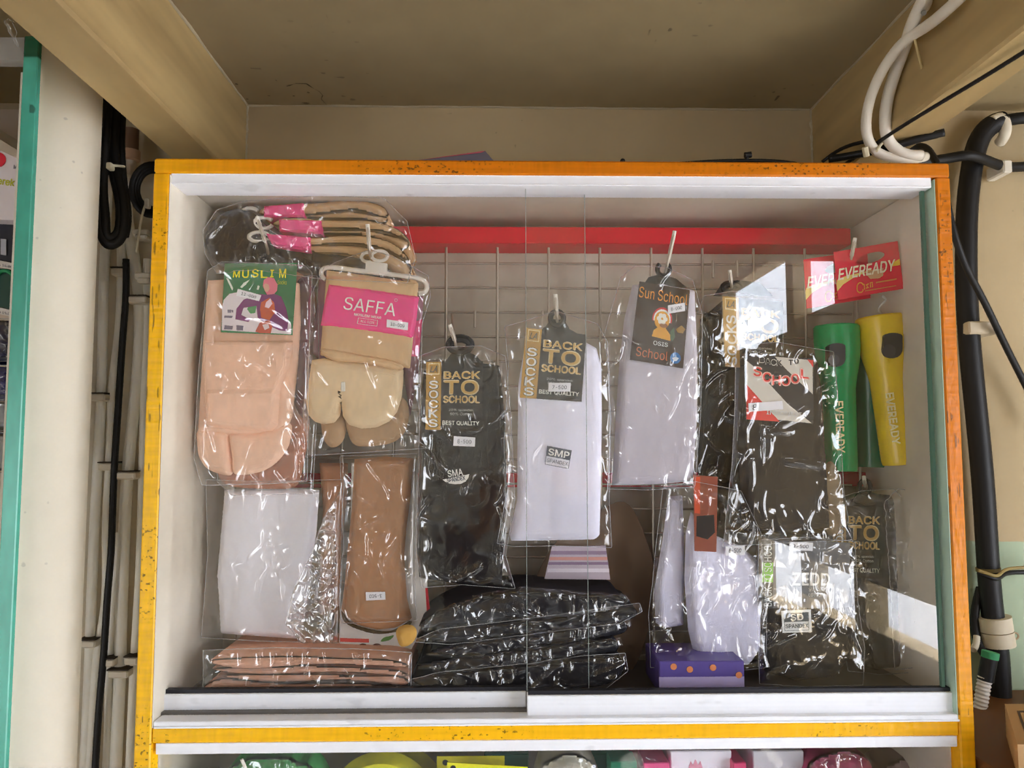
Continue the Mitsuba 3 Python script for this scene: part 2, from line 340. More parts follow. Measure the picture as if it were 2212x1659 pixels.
# ================================================================ setting: the shop
ZC, ZH = 1.974, 3.0
XL, XR, YB = -1.6, 1.6, -4.8
struct('floor', cat(box(XL - .1, XR + .1, YB - .1, 0.35, -0.1, 0)), 'floor_tile', 'worn tiled shop floor')
struct('ground', box(-40, 40, -40, 40, -0.30, -0.12), flat(178, 178, 180, .9), 'pale concrete ground of the street outside')
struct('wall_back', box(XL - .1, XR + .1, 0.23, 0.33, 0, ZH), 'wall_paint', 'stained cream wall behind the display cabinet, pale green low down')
struct('ceiling', cat(box(XL, XR, -1.12, 0.23, ZC, ZC + .08), box(XL, XR, -1.12, -1.04, ZC + .08, ZH), box(XL - .1, XR + .1, YB - .1, -1.04, ZH, ZH + .08)), 'ceiling_paint', 'dim stained ceiling above the cabinet with a small crack')
def wall_x(x0, x1, y0, y1, z1, holes):
    """A wall in the y-z plane with rectangular openings (y0, y1, z0, z1)."""
    pg = sg.box(y0, 0, y1, z1)
    for h in holes: pg = pg.difference(sg.box(h[0], h[2], h[1], h[3]))
    m = trimesh.creation.extrude_polygon(pg, x1 - x0, engine='earcut'); v = m.vertices
    m.vertices = np.stack([x0 + v[:, 2], v[:, 0], v[:, 1]], 1); return m
struct('wall_left', wall_x(XL - .1, XL, YB, .23, ZH, [(-2.9, -1.9, .4, 1.7)]), 'wall_paint', 'cream side wall with an opening to the street')
struct('wall_right', wall_x(XR, XR + .1, YB, .23, ZH, [(-1.8, -.5, .15, 1.86), (-3.85, -3.2, .58, .93), (-3.1, -2.6, .66, .90), (-2.5, -1.95, .70, .90), (-4.5, -3.3, 2.1, 2.55), (-3.2, -2.7, 2.15, 2.5)]), 'wall_paint', 'side wall with the open shop front and smaller openings to the street')
struct('wall_front', box(XL - .1, XR + .1, YB - .1, YB, 0, ZH), flat(206, 204, 192, .8), 'pale wall across the shop')
struct('trim_001', box(-.408, -.351, -1.04, .232, 1.854, ZC + .002, .003), 'beam_paint', 'brown painted beam running overhead left of the cabinet')
struct('trim_002', box(.451, .502, -1.04, .232, 1.852, ZC + .002, .003), 'beam_paint', 'brown painted beam running overhead right of the cabinet')
# caulked joints between ceiling, beams and wall
def caulk(a, b, r=.0022, seed=0):
    t = np.linspace(0, 1, 60)[:, None]; p = np.array(a) * (1 - t) + np.array(b) * t
    p = p + (np.stack([meshkit.noise(np.stack([t[:, 0] * 25, t[:, 0] * 0 + k, t[:, 0] * 0], 1), seed) for k in range(3)], 1) - .5) * .002
    return tube(p, r * (0.7 + .6 * meshkit.noise(np.stack([t[:, 0] * 40, t[:, 0] * 0, t[:, 0] * 0], 1), seed + 9)), 8)
struct('trim_003', cat(caulk([-.351, -1.0, ZC], [-.351, .23, ZC], seed=1), caulk([.451, -1.0, ZC], [.451, .23, ZC], seed=2),
                       caulk([-.351, .23, ZC], [.451, .23, ZC], seed=3), caulk([-.351, .23, 1.86], [-.351, .23, ZC], seed=4), caulk([.451, .23, 1.86], [.451, .23, ZC], seed=5)),
       flat(176, 164, 138, .7), 'rough pale filler along the joints of ceiling, beams and wall')

# unseen counter and cartons, added to darken the lower reflection in the glass doors
k = thing('counter', 'dark wooden counter added unseen across the shop to darken the glass reflection', 'counter')
add(box(-.3, 1.35, -4.2, -3.6, 0, .92, .005), flat(52, 42, 38, .6), k, 'body'); add(box(-.34, 1.39, -4.24, -3.56, .92, .95, .004), flat(70, 56, 48, .4), k, 'worktop')
for i, (x, w, h, y, colr) in enumerate([(-.1, .30, .34, -3.9, (120, 88, 60)), (.35, .36, .22, -3.95, (60, 66, 84)), (.36, .30, .20, -3.93, (176, 150, 120)), (.85, .34, .44, -3.9, (96, 76, 60))]):
    k = thing('carton', ['added brown carton at the left end of the counter across the shop', 'added blue grey carton on the counter across the shop', 'added pale carton on top of the blue grey one across the shop', 'added tall brown carton at the right end of the counter across the shop'][i], 'box')
    z0 = .951 + (.221 if i == 2 else 0)
    add(box(x, x + w, y - .15, y + .15, z0, z0 + h, .003), flat(*colr, .7), k, None)

# ================================================================ the display cabinet
X0, X1, ZT = -.3747, .5075, 1.8106
cab = thing('display_cabinet', 'yellow painted wooden display cabinet with sliding glass doors, full of bagged socks', 'cabinet')
ZR1, ZR0 = float(P(1200, 1566, 0)[1]), float(P(1200, 1599, 0)[1])
ZFL = float(P(1200, 1540, 0.01)[1])
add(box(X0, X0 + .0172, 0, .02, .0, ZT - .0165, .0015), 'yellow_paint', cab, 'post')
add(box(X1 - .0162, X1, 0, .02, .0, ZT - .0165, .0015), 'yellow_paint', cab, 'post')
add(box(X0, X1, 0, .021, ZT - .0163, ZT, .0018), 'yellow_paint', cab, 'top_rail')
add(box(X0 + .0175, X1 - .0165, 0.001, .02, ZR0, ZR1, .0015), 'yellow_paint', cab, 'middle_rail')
add(box(X0 + .001, X0 + .0176, .02, .218, .0, ZT - .017), 'board', cab, 'side_panel')
add(box(X1 - .0166, X1 - .001, .02, .218, .0, ZT - .017), 'board', cab, 'side_panel')
add(box(X1 - .0172, X1 - .0164, .002, .03, ZR1, ZT - .018), M['mint'], cab, 'edge_strip', label='mint green strip inside the right post')
add(box(X0 + .0174, X0 + .018, .0008, .02, ZR1, ZT - .018), 'board', cab, 'edge_strip')
add(box(X0 + .001, X1 - .001, .021, .218, ZT - .016, ZT - .001), 'board', cab, 'top_board')
add(box(X0 + .018, X1 - .017, .205, .2165, .6, ZT - .0165), 'board', cab, 'back_panel')
add(box(X0 + .018, X1 - .017, .021, .205, ZFL - .013, ZFL), flat(92, 88, 84, .5), cab, 'shelf', label='dark grey cabinet floor')
add(box(X0 + .018, X1 - .017, .03, .205, .985, 1.0), 'board', cab, 'shelf')
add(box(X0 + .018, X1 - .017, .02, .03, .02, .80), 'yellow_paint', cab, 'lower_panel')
def alu(x0, y0, x1, y1, Y0, Y1, ribs=()):
    ms = [pbox(x0, y0, x1, y1, Y0, Y1, .0008)]
    for a, b in ribs: ms.append(pbox(x0, a, x1, b, Y0 - .0012, Y0 + .001, .0005))
    return cat(*ms)
add(alu(369, 377, 2012, 401, .004, .046, [(377, 380), (397, 401)]), 'aluminium', cab, 'upper_track', label='white aluminium top track')
add(alu(331, 1551, 2079, 1568, .002, .046, [(1562, 1567)]), 'aluminium', cab, 'lower_track', label='white aluminium bottom track')
add(alu(336, 1598, 2069, 1622, .004, .03, [(1598, 1600)]), 'aluminium', cab, 'upper_track', label='white aluminium top track of the lower compartment')
def pane(x0, y0, x1, y1, Y):
    X, _ = P([x0, x1], [(y0 + y1) / 2] * 2, Y); _, Z = P([(x0 + x1) / 2] * 2, [y0, y1], Y)
    v = np.array([[X[0], Y, Z[1]], [X[1], Y, Z[1]], [X[1], Y, Z[0]], [X[0], Y, Z[0]]])
    return (v, np.array([[0, 1, 2], [0, 2, 3]]))
# right door runs in the front groove, left door in the rear groove
d1 = add(pane(1137, 392, 2019, 1500, .017), 'window_glass', cab, 'sliding_door', label='right sliding glass door in front')
add(alu(1139, 1499, 2067, 1555, .010, .024, [(1547, 1549)]), 'aluminium', d1, 'handle_rail', label='white aluminium bottom rail')
add(pbox(1141, 1489, 2060, 1500, .013, .021), M['gasket'], d1, 'gasket', label='black rubber strip')
add(pbox(1136.6, 396, 1137.6, 1492, .0148, .0192), flat(150, 160, 158, .2), d1, 'glass_edge', label='polished glass edge')
add(pbox(2012, 396, 2019, 1492, .0148, .0195), flat(90, 124, 108, .2), d1, 'glass_edge')
d2 = add(pane(388, 396, 1268, 1500, .036), 'window_glass', cab, 'sliding_door', label='left sliding glass door behind')
add(alu(344, 1497, 1137, 1545, .029, .043), 'aluminium', d2, 'handle_rail', label='white aluminium bottom rail')
add(pbox(346, 1487, 1137, 1498, .032, .040), M['gasket'], d2, 'gasket', label='black rubber strip')
add(pbox(1267.2, 400, 1268.1, 1490, .034, .038), flat(150, 160, 158, .2), d2, 'glass_edge')
add(pane(345, 1600, 1165, 1800, .026), 'window_glass', cab, 'sliding_door', label='left sliding glass door of the lower compartment')
add(pane(1140, 1600, 2062, 1800, .014), 'window_glass', cab, 'sliding_door', label='right sliding glass door of the lower compartment')
# red battens that carry the wire grid
def batten(x0, x1, y0, y1, Y0, Y1):
    add(pbox(x0, y0, x1, y1, Y0, Y1, .001), M['red'], cab, 'batten', label='red painted wooden batten on the back panel')
batten(500, 1838, 490, 526, .150, .204)
batten(520, 1950, 1022, 1052, .188, .204)
# ---------------- wire grid
grid = thing('wire_grid', 'metal wire grid panel hanging on the back panel behind the socks', 'wire grid')
GY = .172
for k in range(-4, 9):
    x = 964 + 110.5 * k
    add(ptube([(x, 527, GY), (x + (x - 1106) * .012, 980, GY), (x + (x - 1106) * .024, 1420, GY)], 3.0, 8, n=6), 'wire_metal', grid, 'wire', smooth=True)
for k in range(17):
    y = 570 + 52.8 * k
    add(ptube([(505, y - 3, GY + .003), (1180, y, GY + .003), (1840, y + 3, GY + .003)], 2.4, 8, n=4), 'wire_metal', grid, 'wire', smooth=True)
# ---------------- peg hooks
hook([(566, 575, GY - .003), (578, 552, .10), (576, 531, .066), (556, 470, .058)], 'wire peg hook with white tip in front of the dark sock bag, top left')
hook([(800, 560, GY - .003), (802, 552, .10), (799, 546, .062), (794, 486, .055)], 'wire peg hook with white tip holding the pink banded tan socks')
hook([(976, 679, GY - .003), (984, 748, .10), (984, 741, .072), (972, 702, .066)], 'wire peg hook with white tip holding the black socks left of the white pair')
hook([(1202, 678, GY - .003), (1204, 694, .09), (1203, 688, .058), (1200, 637, .052)], 'wire peg hook with white tip holding the white socks with gold strip card')
hook([(1436, 600, GY - .003), (1436, 590, .10), (1440, 578, .076), (1457, 501, .066)], 'tall wire peg hook with white tip above the brown school sock card')
hook([(1836, 570, GY - .003), (1836, 566, .10), (1838, 560, .078), (1847, 515, .070)], 'wire peg hook with white tip through the front torch card')
hook([(1580, 617, GY - .003), (1580, 620, .13), (1580, 614, .105), (1576, 584, .10)], 'wire peg hook above the dark sock pack with vertical gold strip')
hook([(1868, 1046, GY + .01), (1868, 1050, .14), (1868, 1046, .118), (1866, 1030, .112)], 'short wire peg hook under the lower red batten at right')
for x, wh in ((1026, 'right of the black socks hook'), (1172, 'left of the white socks hook'), (1540, 'left one above the red striped label'), (1592, 'right one above the red striped label')):
    k = thing('grid_clip', 'short bare wire clip hooked over the grid, ' + wh, 'hook', 'empty wire clips on the grid')
    add(ptube([(x, 676 if x < 1400 else 570, GY - .004), (x, 672 if x < 1400 else 564, GY - .010), (x, 708 if x < 1400 else 600, GY - .012)], 3.0, 8, smooth=False), 'wire_metal', k, None, smooth=40)


# ================================================================ goods
GOLD, GOLDD = flat(206, 168, 92, .4), flat(190, 148, 70, .45)
WHITE, CARDK = flat(238, 236, 230, .5), flat(34, 29, 29, .6, .2)
def bts_card(parent, corners, Y, strip=True, rot90=False, quality=True):
    """Black card with a gold strip: SOCKS down the strip, BACK TO SCHOOL and the small print beside it."""
    c = Card(corners, Y); k = add(c.base(), CARDK, parent, 'card', label='black card with gold strip and gold lettering')
    s = add(c.rect(0, 0, .268, 1), GOLDD, k, 'gold_strip', label='gold strip')
    lets = []
    for i, ch in enumerate('SOCKS'):
        v0 = .275 + i * .142
        if rot90: continue
        lets.append((ch, v0))
    if rot90:
        add(c.text('SOCKS', .05, .26, .22, .97, 3, True, rot=90), WHITE, k, 'lettering', label='white lettering SOCKS reading upwards')
    else:
        add(cat(*[c.text(ch, .045, v0 - .004, .228, v0 + .126, 2, True) for ch, v0 in lets]), flat(70, 62, 52), k, 'lettering_shadow')
        add(cat(*[c.text(ch, .055, v0, .215, v0 + .12, 3, True) for ch, v0 in lets]), WHITE, k, 'lettering', label='white lettering SOCKS down the gold strip')
    add(cat(c.rect(.04, .02, .235, .035, 2), c.rect(.04, .17, .235, .185, 2), c.rect(.04, .02, .055, .185, 2), c.rect(.22, .02, .235, .185, 2)), flat(232, 214, 160), k, 'logo_frame')
    add(c.text('LA', .07, .06, .19, .15, 3, shear=.25), flat(60, 70, 80), k, 'logo')
    add(cat(c.text('BACK', .305, .137, .955, .253, 2, True), c.text('TO', .305, .262, .94, .483, 2, True), c.text('SCHOOL', .305, .492, .955, .603, 2, True)), flat(226, 208, 170), k, 'lettering_outline')
    add(cat(c.text('BACK', .325, .147, .935, .243, 3, True), c.text('TO', .325, .275, .92, .470, 3, True), c.text('SCHOOL', .325, .502, .935, .593, 3, True)), GOLD, k, 'lettering', label='gold lettering BACK TO SCHOOL')
    add(cat(c.text('20% spandek', .41, .685, .84, .725, 2), c.text('80% Cotton', .43, .74, .82, .78, 2)), flat(200, 200, 200), k, 'small_lettering')
    if quality: add(c.text('BEST QUALITY', .30, .862, .95, .928, 2, True), WHITE, k, 'lettering', label='white lettering BEST QUALITY')
    return k
def black_hanger(parent, cx, cy, rx, ry, Y, open_=False, neck=None):
    pts = ring(cx, cy, rx, ry, Y, max(4, rx * .42), 0 if not open_ else -50, 360 if not open_ else 230)
    ms = [pts]
    if neck: ms.append(plate(neck, Y + .002, .003))
    return add(cat(*ms), M['black'], parent, 'hanger', smooth=30, label='black plastic hanger')

# ---- packs with pink bands lying on top of the hooks
def lying_pack(label, polys, band, ringc, Y, group=None):
    k = thing('sock_pack', label, 'socks', group)
    for i, p in enumerate(polys):
        cloth(k, 'sock', p, Y + .006 * i, .010, (202, 166, 122), r=.009, h=.003, depth=.09, wr=.0012, seed=11 + i)
    bm = pillow(band, Y - .0095, .004, r=.0015, h=.0025, depth=.07, rounded=False)
    add(bm, M['pink'], k, 'paper_band', smooth=40, label='glossy pink paper band')
    add(ring(*ringc[:2], ringc[2], ringc[3], Y + .002, 4.5, 20, 330), M['white_plastic'], k, 'hanger', smooth=True, label='white plastic hanger loop')
    return k
lying_pack('tan folded sock pack with pink band, topmost of the three lying packs', [[(560, 462), (575, 448), (660, 441), (740, 434), (800, 438), (836, 455), (838, 470), (800, 462), (760, 455), (700, 462), (640, 468)], [(640, 468), (700, 463), (760, 458), (810, 466), (838, 472), (834, 482), (800, 478), (740, 474), (660, 472)]],
           [(571, 446), (656, 439), (657, 470), (570, 468)], (540, 463, 20, 13), .104, None)
lying_pack('tan folded sock pack with pink band, middle one of the three lying packs', [[(590, 485), (610, 474), (700, 476), (780, 477), (830, 484), (872, 505), (884, 522), (850, 508), (800, 498), (720, 496), (640, 495)], [(640, 496), (720, 498), (800, 500), (850, 512), (884, 528), (876, 540), (830, 522), (760, 510), (690, 506)]],
           [(603, 474), (695, 477), (694, 506), (604, 500)], (570, 482, 20, 12), .098, None)
lying_pack('tan folded sock pack with pink band, lowest of the three lying packs', [[(582, 515), (610, 510), (680, 514), (750, 509), (820, 516), (868, 540), (884, 565), (850, 548), (800, 532), (720, 528), (660, 532)], [(650, 534), (720, 530), (800, 536), (850, 552), (886, 580), (884, 604), (850, 590), (790, 562), (720, 548), (670, 545)]],
           [(575, 505), (672, 513), (667, 542), (590, 531)], (560, 512, 22, 10), .092, None)
k = thing('sock_pack', 'dark grey socks in a clear bag, behind the pink banded lying packs at top left', 'socks')
cloth(k, 'sock', [(446, 512), (470, 470), (520, 452), (560, 470), (600, 510), (690, 540), (760, 552), (880, 560), (884, 600), (800, 606), (660, 598), (560, 575), (490, 580), (455, 552)], .112, .014, (44, 38, 42), r=.02, wr=.007, seed=5)
cloth(k, 'sock', [(548, 540), (560, 522), (585, 520), (592, 545), (580, 566), (556, 564)], .094, .008, (34, 36, 44), r=.012, wr=.002, seed=6)
film(k, [(440, 500), (470, 455), (530, 435), (700, 425), (830, 430), (880, 480), (898, 560), (880, 612), (700, 605), (560, 585), (470, 592), (445, 550)], .072, .0045, .010, seed=21, s=1.3, crumple=.0012)

# ---- peach socks with the green card
def peach(parent, Y):
    C = (238, 196, 168)
    cloth(parent, 'sock', [(450, 606), (560, 600), (648, 612), (650, 700), (644, 790), (632, 900), (615, 940), (520, 945), (428, 940), (434, 830), (440, 730)], Y, .010, C, r=.012, wr=.0015, seed=1, rounded=False)
    cloth(parent, 'toe', [(428, 930), (470, 926), (498, 936), (500, 970), (505, 1010), (500, 1026), (470, 1022), (448, 1012), (430, 985), (426, 955)], Y - .001, .010, C, r=.012, seed=2)
    cloth(parent, 'toe', [(498, 936), (560, 930), (628, 915), (628, 950), (618, 975), (592, 1004), (560, 1020), (525, 1026), (505, 1022), (502, 990)], Y - .001, .011, C, r=.014, seed=3)
    cloth(parent, 'cuff', [(443, 736), (634, 736), (626, 790), (606, 848), (602, 918), (588, 932), (520, 929), (448, 922), (445, 850), (440, 790)], Y - .0095, .011, C, r=.006, wr=.0012, seed=4, rounded=False,
          fold=lambda x, z: .0024 * np.clip(((float(P(520, 846, Y)[1])) - z) / .0015, 0, 1))
k = thing('sock_pack', 'peach folded socks with green picture card, hanging at the upper left of the cabinet', 'socks')
peach(k, .085)
c = Card([(486, 570), (643, 568), (632, 724), (478, 718)], .070)
kc = add(c.base(), flat(44, 120, 78, .35), k, 'card', label='green card with a printed picture and yellow lettering')
add(cat(*[c.text(ch, .12 + .128 * i, .10 - .01 * (i % 3), .215 + .128 * i - (.045 if ch == 'I' else 0), .20 + .008 * (i % 2), 3, True, shear=.04 * (-1) ** i) for i, ch in enumerate('MUSLIM')]), flat(236, 226, 40, .5), kc, 'lettering', label='yellow lettering MUSLIM')
add(c.text('Socks', .74, .24, .87, .30, 3), flat(200, 200, 60), kc, 'small_lettering')
pic = lambda poly, col, name, lift: add(c.poly([((x - 310) / 650 if False else ((x - (340 - 30 * (y - 670) / 600)) / (620 - 15 * (y - 670) / 600)), (y - 668) / 600) for x, y in poly], lift), flat(*col), kc, name)
pic([(330, 985), (380, 930), (450, 915), (560, 930), (640, 960), (700, 1100), (860, 1120), (905, 1180), (905, 1262), (315, 1250), (318, 1050)], (226, 218, 222), 'print_ground', 1)
pic([(560, 1010), (610, 1030), (600, 1090), (560, 1100), (530, 1060)], (70, 150, 90), 'print_patch', 2)
pic([(640, 930), (700, 935), (760, 925), (820, 950), (860, 1040), (882, 1140), (870, 1240), (800, 1230), (700, 1190), (620, 1130), (610, 1030), (500, 1050), (480, 1110), (560, 1150), (540, 1170), (430, 1150), (440, 1060), (500, 980), (580, 950)], (120, 44, 110), 'print_figure', 3)
pic([(664, 860), (672, 810), (710, 785), (760, 795), (790, 850), (785, 900), (760, 930), (700, 935), (680, 900)], (226, 120, 140), 'print_headscarf', 4)
pic([(672, 850), (690, 838), (715, 850), (722, 885), (705, 912), (685, 908), (674, 885)], (222, 170, 150), 'print_face', 5)
pic([(650, 1000), (720, 960), (760, 1000), (770, 1080), (720, 1150), (650, 1130), (640, 1060)], (200, 90, 60), 'print_pattern', 4)
pic([(690, 1000), (730, 965), (745, 1010), (715, 1050), (680, 1040)], (240, 210, 220), 'print_pattern', 5)
pic([(640, 1170), (720, 1150), (745, 1200), (730, 1262), (640, 1262), (600, 1250)], (196, 84, 64), 'print_pattern', 5)
pic([(660, 1190), (710, 1180), (720, 1215), (680, 1235)], (238, 214, 214), 'print_pattern', 6)
pic([(350, 790), (372, 800), (412, 880), (405, 905), (392, 880)], (214, 226, 214), 'print_leaf', 2)
pic([(470, 872), (500, 835), (555, 805), (520, 850), (485, 880)], (214, 226, 214), 'print_leaf', 2)
pic([(612, 890), (622, 855), (638, 862), (628, 895)], (214, 226, 214), 'print_leaf', 2)
for q in ([(365, 1070), (395, 1068), (395, 1095), (365, 1095)], [(400, 1072), (412, 1072), (412, 1092), (400, 1092)], [(340, 1120), (410, 1122), (400, 1140), (335, 1140)], [(440, 1200), (500, 1205), (495, 1245), (440, 1245)], [(340, 1205), (410, 1210), (405, 1240), (335, 1240)]):
    pic(q, (112, 104, 124), 'print_detail', 3)
sticker(k, [(514, 624), (565, 638), (560, 651), (511, 639)], .067, '12-000')
film(k, [(450, 585), (480, 566), (660, 574), (675, 590), (668, 800), (664, 1040), (560, 1046), (438, 1048), (420, 990), (430, 800)], .060, .0026, .006, seed=31)
k = thing('sock_pack', 'brownish peach socks hanging behind the pair with the green card', 'socks')
cloth(k, 'sock', [(500, 604), (668, 606), (676, 720), (670, 900), (650, 1030), (640, 1050), (590, 1056), (490, 1047), (470, 1020)], .104, .010, (178, 116, 92), r=.012, seed=8)
cloth(k, 'cuff', [(650, 600), (672, 606), (676, 760), (672, 900), (650, 900)], .093, .005, (112, 72, 86), r=.006, seed=9)
film(k, [(490, 600), (686, 596), (690, 800), (676, 1066), (500, 1070), (470, 1040)], .088, .002, .004, seed=32)

# ---- tan toe socks with the pink band
k = thing('sock_pack', 'tan split toe socks with bright pink band and white hanger', 'socks')
Y = .080; TAN = (212, 178, 134)
cloth(k, 'sock', [(706, 584), (800, 596), (904, 612), (900, 660), (886, 796), (790, 782), (692, 768), (698, 690)], Y, .0080, TAN, r=.012, h=.0022, seed=10, rounded=False, var=.06)
cloth(k, 'cuff', [(692, 756), (780, 764), (872, 790), (868, 800), (780, 786), (720, 782)], Y - .001, .0095, TAN, r=.006, h=.002, seed=12)
cloth(k, 'toe', [(674, 778), (700, 774), (780, 784), (872, 798), (871, 830), (868, 858), (858, 890), (842, 910), (815, 923), (782, 926), (754, 918), (741, 900), (738, 872), (740, 846), (736, 846), (738, 872), (735, 898), (723, 913), (700, 917), (680, 911), (666, 896), (661, 868), (668, 820)], Y - .0005, .0112, (226, 200, 160), r=.011, h=.0018, seed=13, rounded=False, label='split toe end of the sock')
bandc = Card([(714, 614), (903, 641), (891, 729), (694, 703)], Y - .0115, .0006)
kb = add(pillow([(711, 614), (808, 626), (905, 641), (900, 690), (892, 730), (790, 715), (693, 703), (700, 660)], Y - .0065, .005, r=.004, h=.0025, rounded=False), M['pink'], k, 'paper_band', smooth=40, label='bright pink paper band with white lettering')
add(bandc.text('SAFFA', .195, .24, .775, .55, 1), WHITE, kb, 'lettering', label='white lettering SAFFA')
add(bandc.text('MOSLEM WEAR', .33, .60, .63, .665, 1, True), WHITE, kb, 'lettering', label='small white lettering MOSLEM WEAR')
add(cat(bandc.text('ALL SIZE', .41, .745, .565, .80, 1), bandc.rect(.38, .70, .60, .708, 1), bandc.rect(.38, .84, .60, .848, 1), bandc.rect(.38, .70, .385, .848, 1), bandc.rect(.595, .70, .60, .848, 1)), WHITE, kb, 'lettering', label='boxed lettering ALL SIZE')
add(plate(circ(855.5, 648.5, 3.4), Y - .0122, .0002, [circ(855.5, 648.5, 2.6)]), WHITE, kb, 'registered_mark')
sticker(k, [(836, 690), (882, 697), (881, 714), (835, 707)], Y - .0125, '10-000')
hp = ptube([(704, 604, Y), (695, 594, Y), (697, 583, Y), (712, 578, Y), (760, 583, Y), (830, 591, Y), (890, 599, Y), (914, 606, Y), (922, 618, Y), (917, 631, Y), (905, 634, Y)], 5.2, 10)
add(cat(hp, plate([(792, 570), (796, 566), (838, 572), (837, 594), (791, 588)], Y + .003, .006), ring(820, 553, 17, 11, Y - .002, 4.0), ring(795, 556, 14, 10, Y + .004, 3.6, 60, 300)), M['white_plastic'], k, 'hanger', smooth=40, label='white plastic hanger with two loops')
add(pbox(736, 824, 746, 846, Y - .0125, Y - .010, .001), M['white_plastic'], k, 'tag_pin', label='white plastic tag pin')
film(k, [(672, 640), (700, 580), (745, 560), (800, 540), (850, 556), (925, 596), (930, 640), (912, 700), (910, 800), (906, 955), (928, 968), (670, 984), (655, 900), (668, 760)], .062, .0028, .006, seed=33, back=False)
k = thing('sock_pack', 'brown split toe socks hanging behind the pink banded pair', 'socks')
cloth(k, 'sock', [(690, 600), (915, 640), (905, 800), (886, 900), (870, 800), (700, 790), (672, 760)], .100, .008, (150, 104, 120), r=.01, seed=15, rounded=False)
cloth(k, 'toe', [(700, 880), (740, 890), (748, 930), (735, 960), (715, 966), (700, 950), (694, 920)], .094, .009, (176, 142, 106), r=.012, seed=16)
cloth(k, 'toe', [(745, 890), (800, 880), (872, 860), (880, 920), (850, 955), (800, 964), (765, 960), (750, 930)], .094, .009, (176, 142, 106), r=.012, seed=17)
add(plate([(880, 700), (912, 690), (904, 770), (886, 770)], .092, .0006), M['pink'], k, 'paper_band', label='pink paper band')

# ---- white singlet pack, lower left
k = thing('sock_pack', 'plain white folded cotton pack, lower left corner beside the brown pack', 'socks')
cloth(k, 'sock', [(486, 1058), (580, 1050), (690, 1058), (684, 1150), (672, 1226), (664, 1300), (650, 1380), (560, 1374), (478, 1368), (474, 1300), (470, 1240), (478, 1150)], .115, .012, (236, 235, 242), r=.012, wr=.0022, seed=18, var=.03, rounded=False)
film(k, [(446, 1036), (560, 1040), (745, 1036), (738, 1120), (734, 1388), (560, 1384), (436, 1376), (450, 1200)], .092, .0022, .006, seed=34)
film(k, [(672, 1200), (700, 1120), (735, 1060), (736, 1200), (730, 1386), (650, 1384), (620, 1340), (640, 1260)], .084, .004, .006, seed=35, name='bag_flap', label='strongly crumpled edge of the clear bag', s=1.9, crumple=.0052, h=.0013, seam=False, mat='film_crumpled')
k = thing('sock_pack', 'brown sock pack mostly hidden between the white pack and the brown card pack', 'socks')
cloth(k, 'sock', [(690, 1000), (752, 1000), (750, 1080), (738, 1180), (732, 1320), (690, 1330), (692, 1180), (698, 1100)], .130, .010, (172, 122, 90), r=.012, seed=19, rounded=False)

# ---- brown pack with white card
k = thing('sock_pack', 'plain brown sock on a white card, between the white pack and the black socks', 'socks')
add(plate([(735, 1418), (735, 1320), (756, 1230), (760, 1000), (902, 992), (906, 1180), (921, 1200), (924, 1275), (930, 1322), (880, 1420)], .112, .0008), flat(224, 222, 218, .45), k, 'card', label='white card behind the sock')
add(plate([(919, 1270), (924, 1270), (929, 1318), (922, 1322)], .111, .0004), M['red'], k + '__card', 'red_edge')
add(plate([(735, 1378), (797, 1380), (797, 1388), (735, 1386)], .111, .0004), flat(214, 80, 70), k + '__card', 'red_bar', label='red printed bar')
add(cat(plate([(733, 1394), (770, 1393), (771, 1399), (733, 1400)], .111, .0004), ring(784, 1406, 11, 13, .1105, 3, 180, 360), ring(814, 1406, 12, 13, .1105, 3, 180, 360)), flat(110, 64, 48), k + '__card', 'lettering', label='dark printed lettering, half hidden')
add(plate(smooth_poly([(823, 1385), (830, 1377), (842, 1374), (851, 1372), (845, 1380), (836, 1384)]), .111, .0004), flat(90, 140, 60), k + '__card', 'leaf_print', label='green printed leaf')
cloth(k, 'sock', [(766, 992), (830, 986), (894, 990), (886, 1080), (878, 1140), (873, 1200), (879, 1290), (890, 1336), (855, 1356), (815, 1360), (775, 1350), (750, 1334), (738, 1316), (745, 1260), (752, 1180), (760, 1100)], .106, .011, (176, 128, 90), r=.014, wr=.001, seed=20, rounded=False)
cloth(k, 'hem', [(738, 1318), (750, 1336), (775, 1352), (815, 1362), (856, 1358), (890, 1340), (886, 1350), (850, 1366), (812, 1369), (770, 1358), (742, 1338)], .106, .007, (84, 66, 40), r=.004, h=.002, seed=21)
sticker(k, [(790, 1279), (832, 1278), (833, 1295), (791, 1297)], .0935, '3-500', rot=180)
film(k, [(735, 985), (903, 980), (900, 1050), (897, 1150), (896, 1270), (900, 1340), (740, 1346), (732, 1300), (742, 1180)], .091, .0022, .005, seed=36, back=False)

# ---- black socks with half round badge
k = thing('sock_pack', 'black socks with black and gold card and a white half round badge, 8-500 sticker', 'socks')
cloth(k, 'sock', [(916, 800), (990, 778), (1080, 790), (1090, 900), (1096, 1060), (1088, 1180), (1084, 1256), (1000, 1262), (906, 1248), (900, 1180), (904, 1040), (908, 900)], .092, .013, (24, 21, 24), r=.016, wr=.0035, seed=22, rounded=False, var=.05)
black_hanger(k, 994, 745, 22, 14, .084, neck=[(958, 786), (976, 764), (1004, 756), (1030, 770), (1044, 786)])
bts_card(k, [(921, 782), (1043, 781), (1041, 931), (919, 928)], .077)
sticker(k, [(980, 942), (1027, 945), (1026, 965), (979, 963)], .0745, '8-500')
kb = add(plate(np.vstack([[(956, 1036), (1014, 1024)], [(1012, 1032), (1006, 1040), (996, 1045), (984, 1046), (970, 1044), (961, 1040)]]), .0755, .0005), WHITE, k, 'badge', label='white half round badge')
add(text('SMA', 968, 1030.5, 33, 14.5, .0752, -8, True), WHITE, kb, 'lettering', label='white lettering SMA')
add(text('SPANDEX', 966, 1042.5, 40, 9, .0748, -9, True), M['ink'], kb, 'lettering', label='dark lettering SPANDEX')
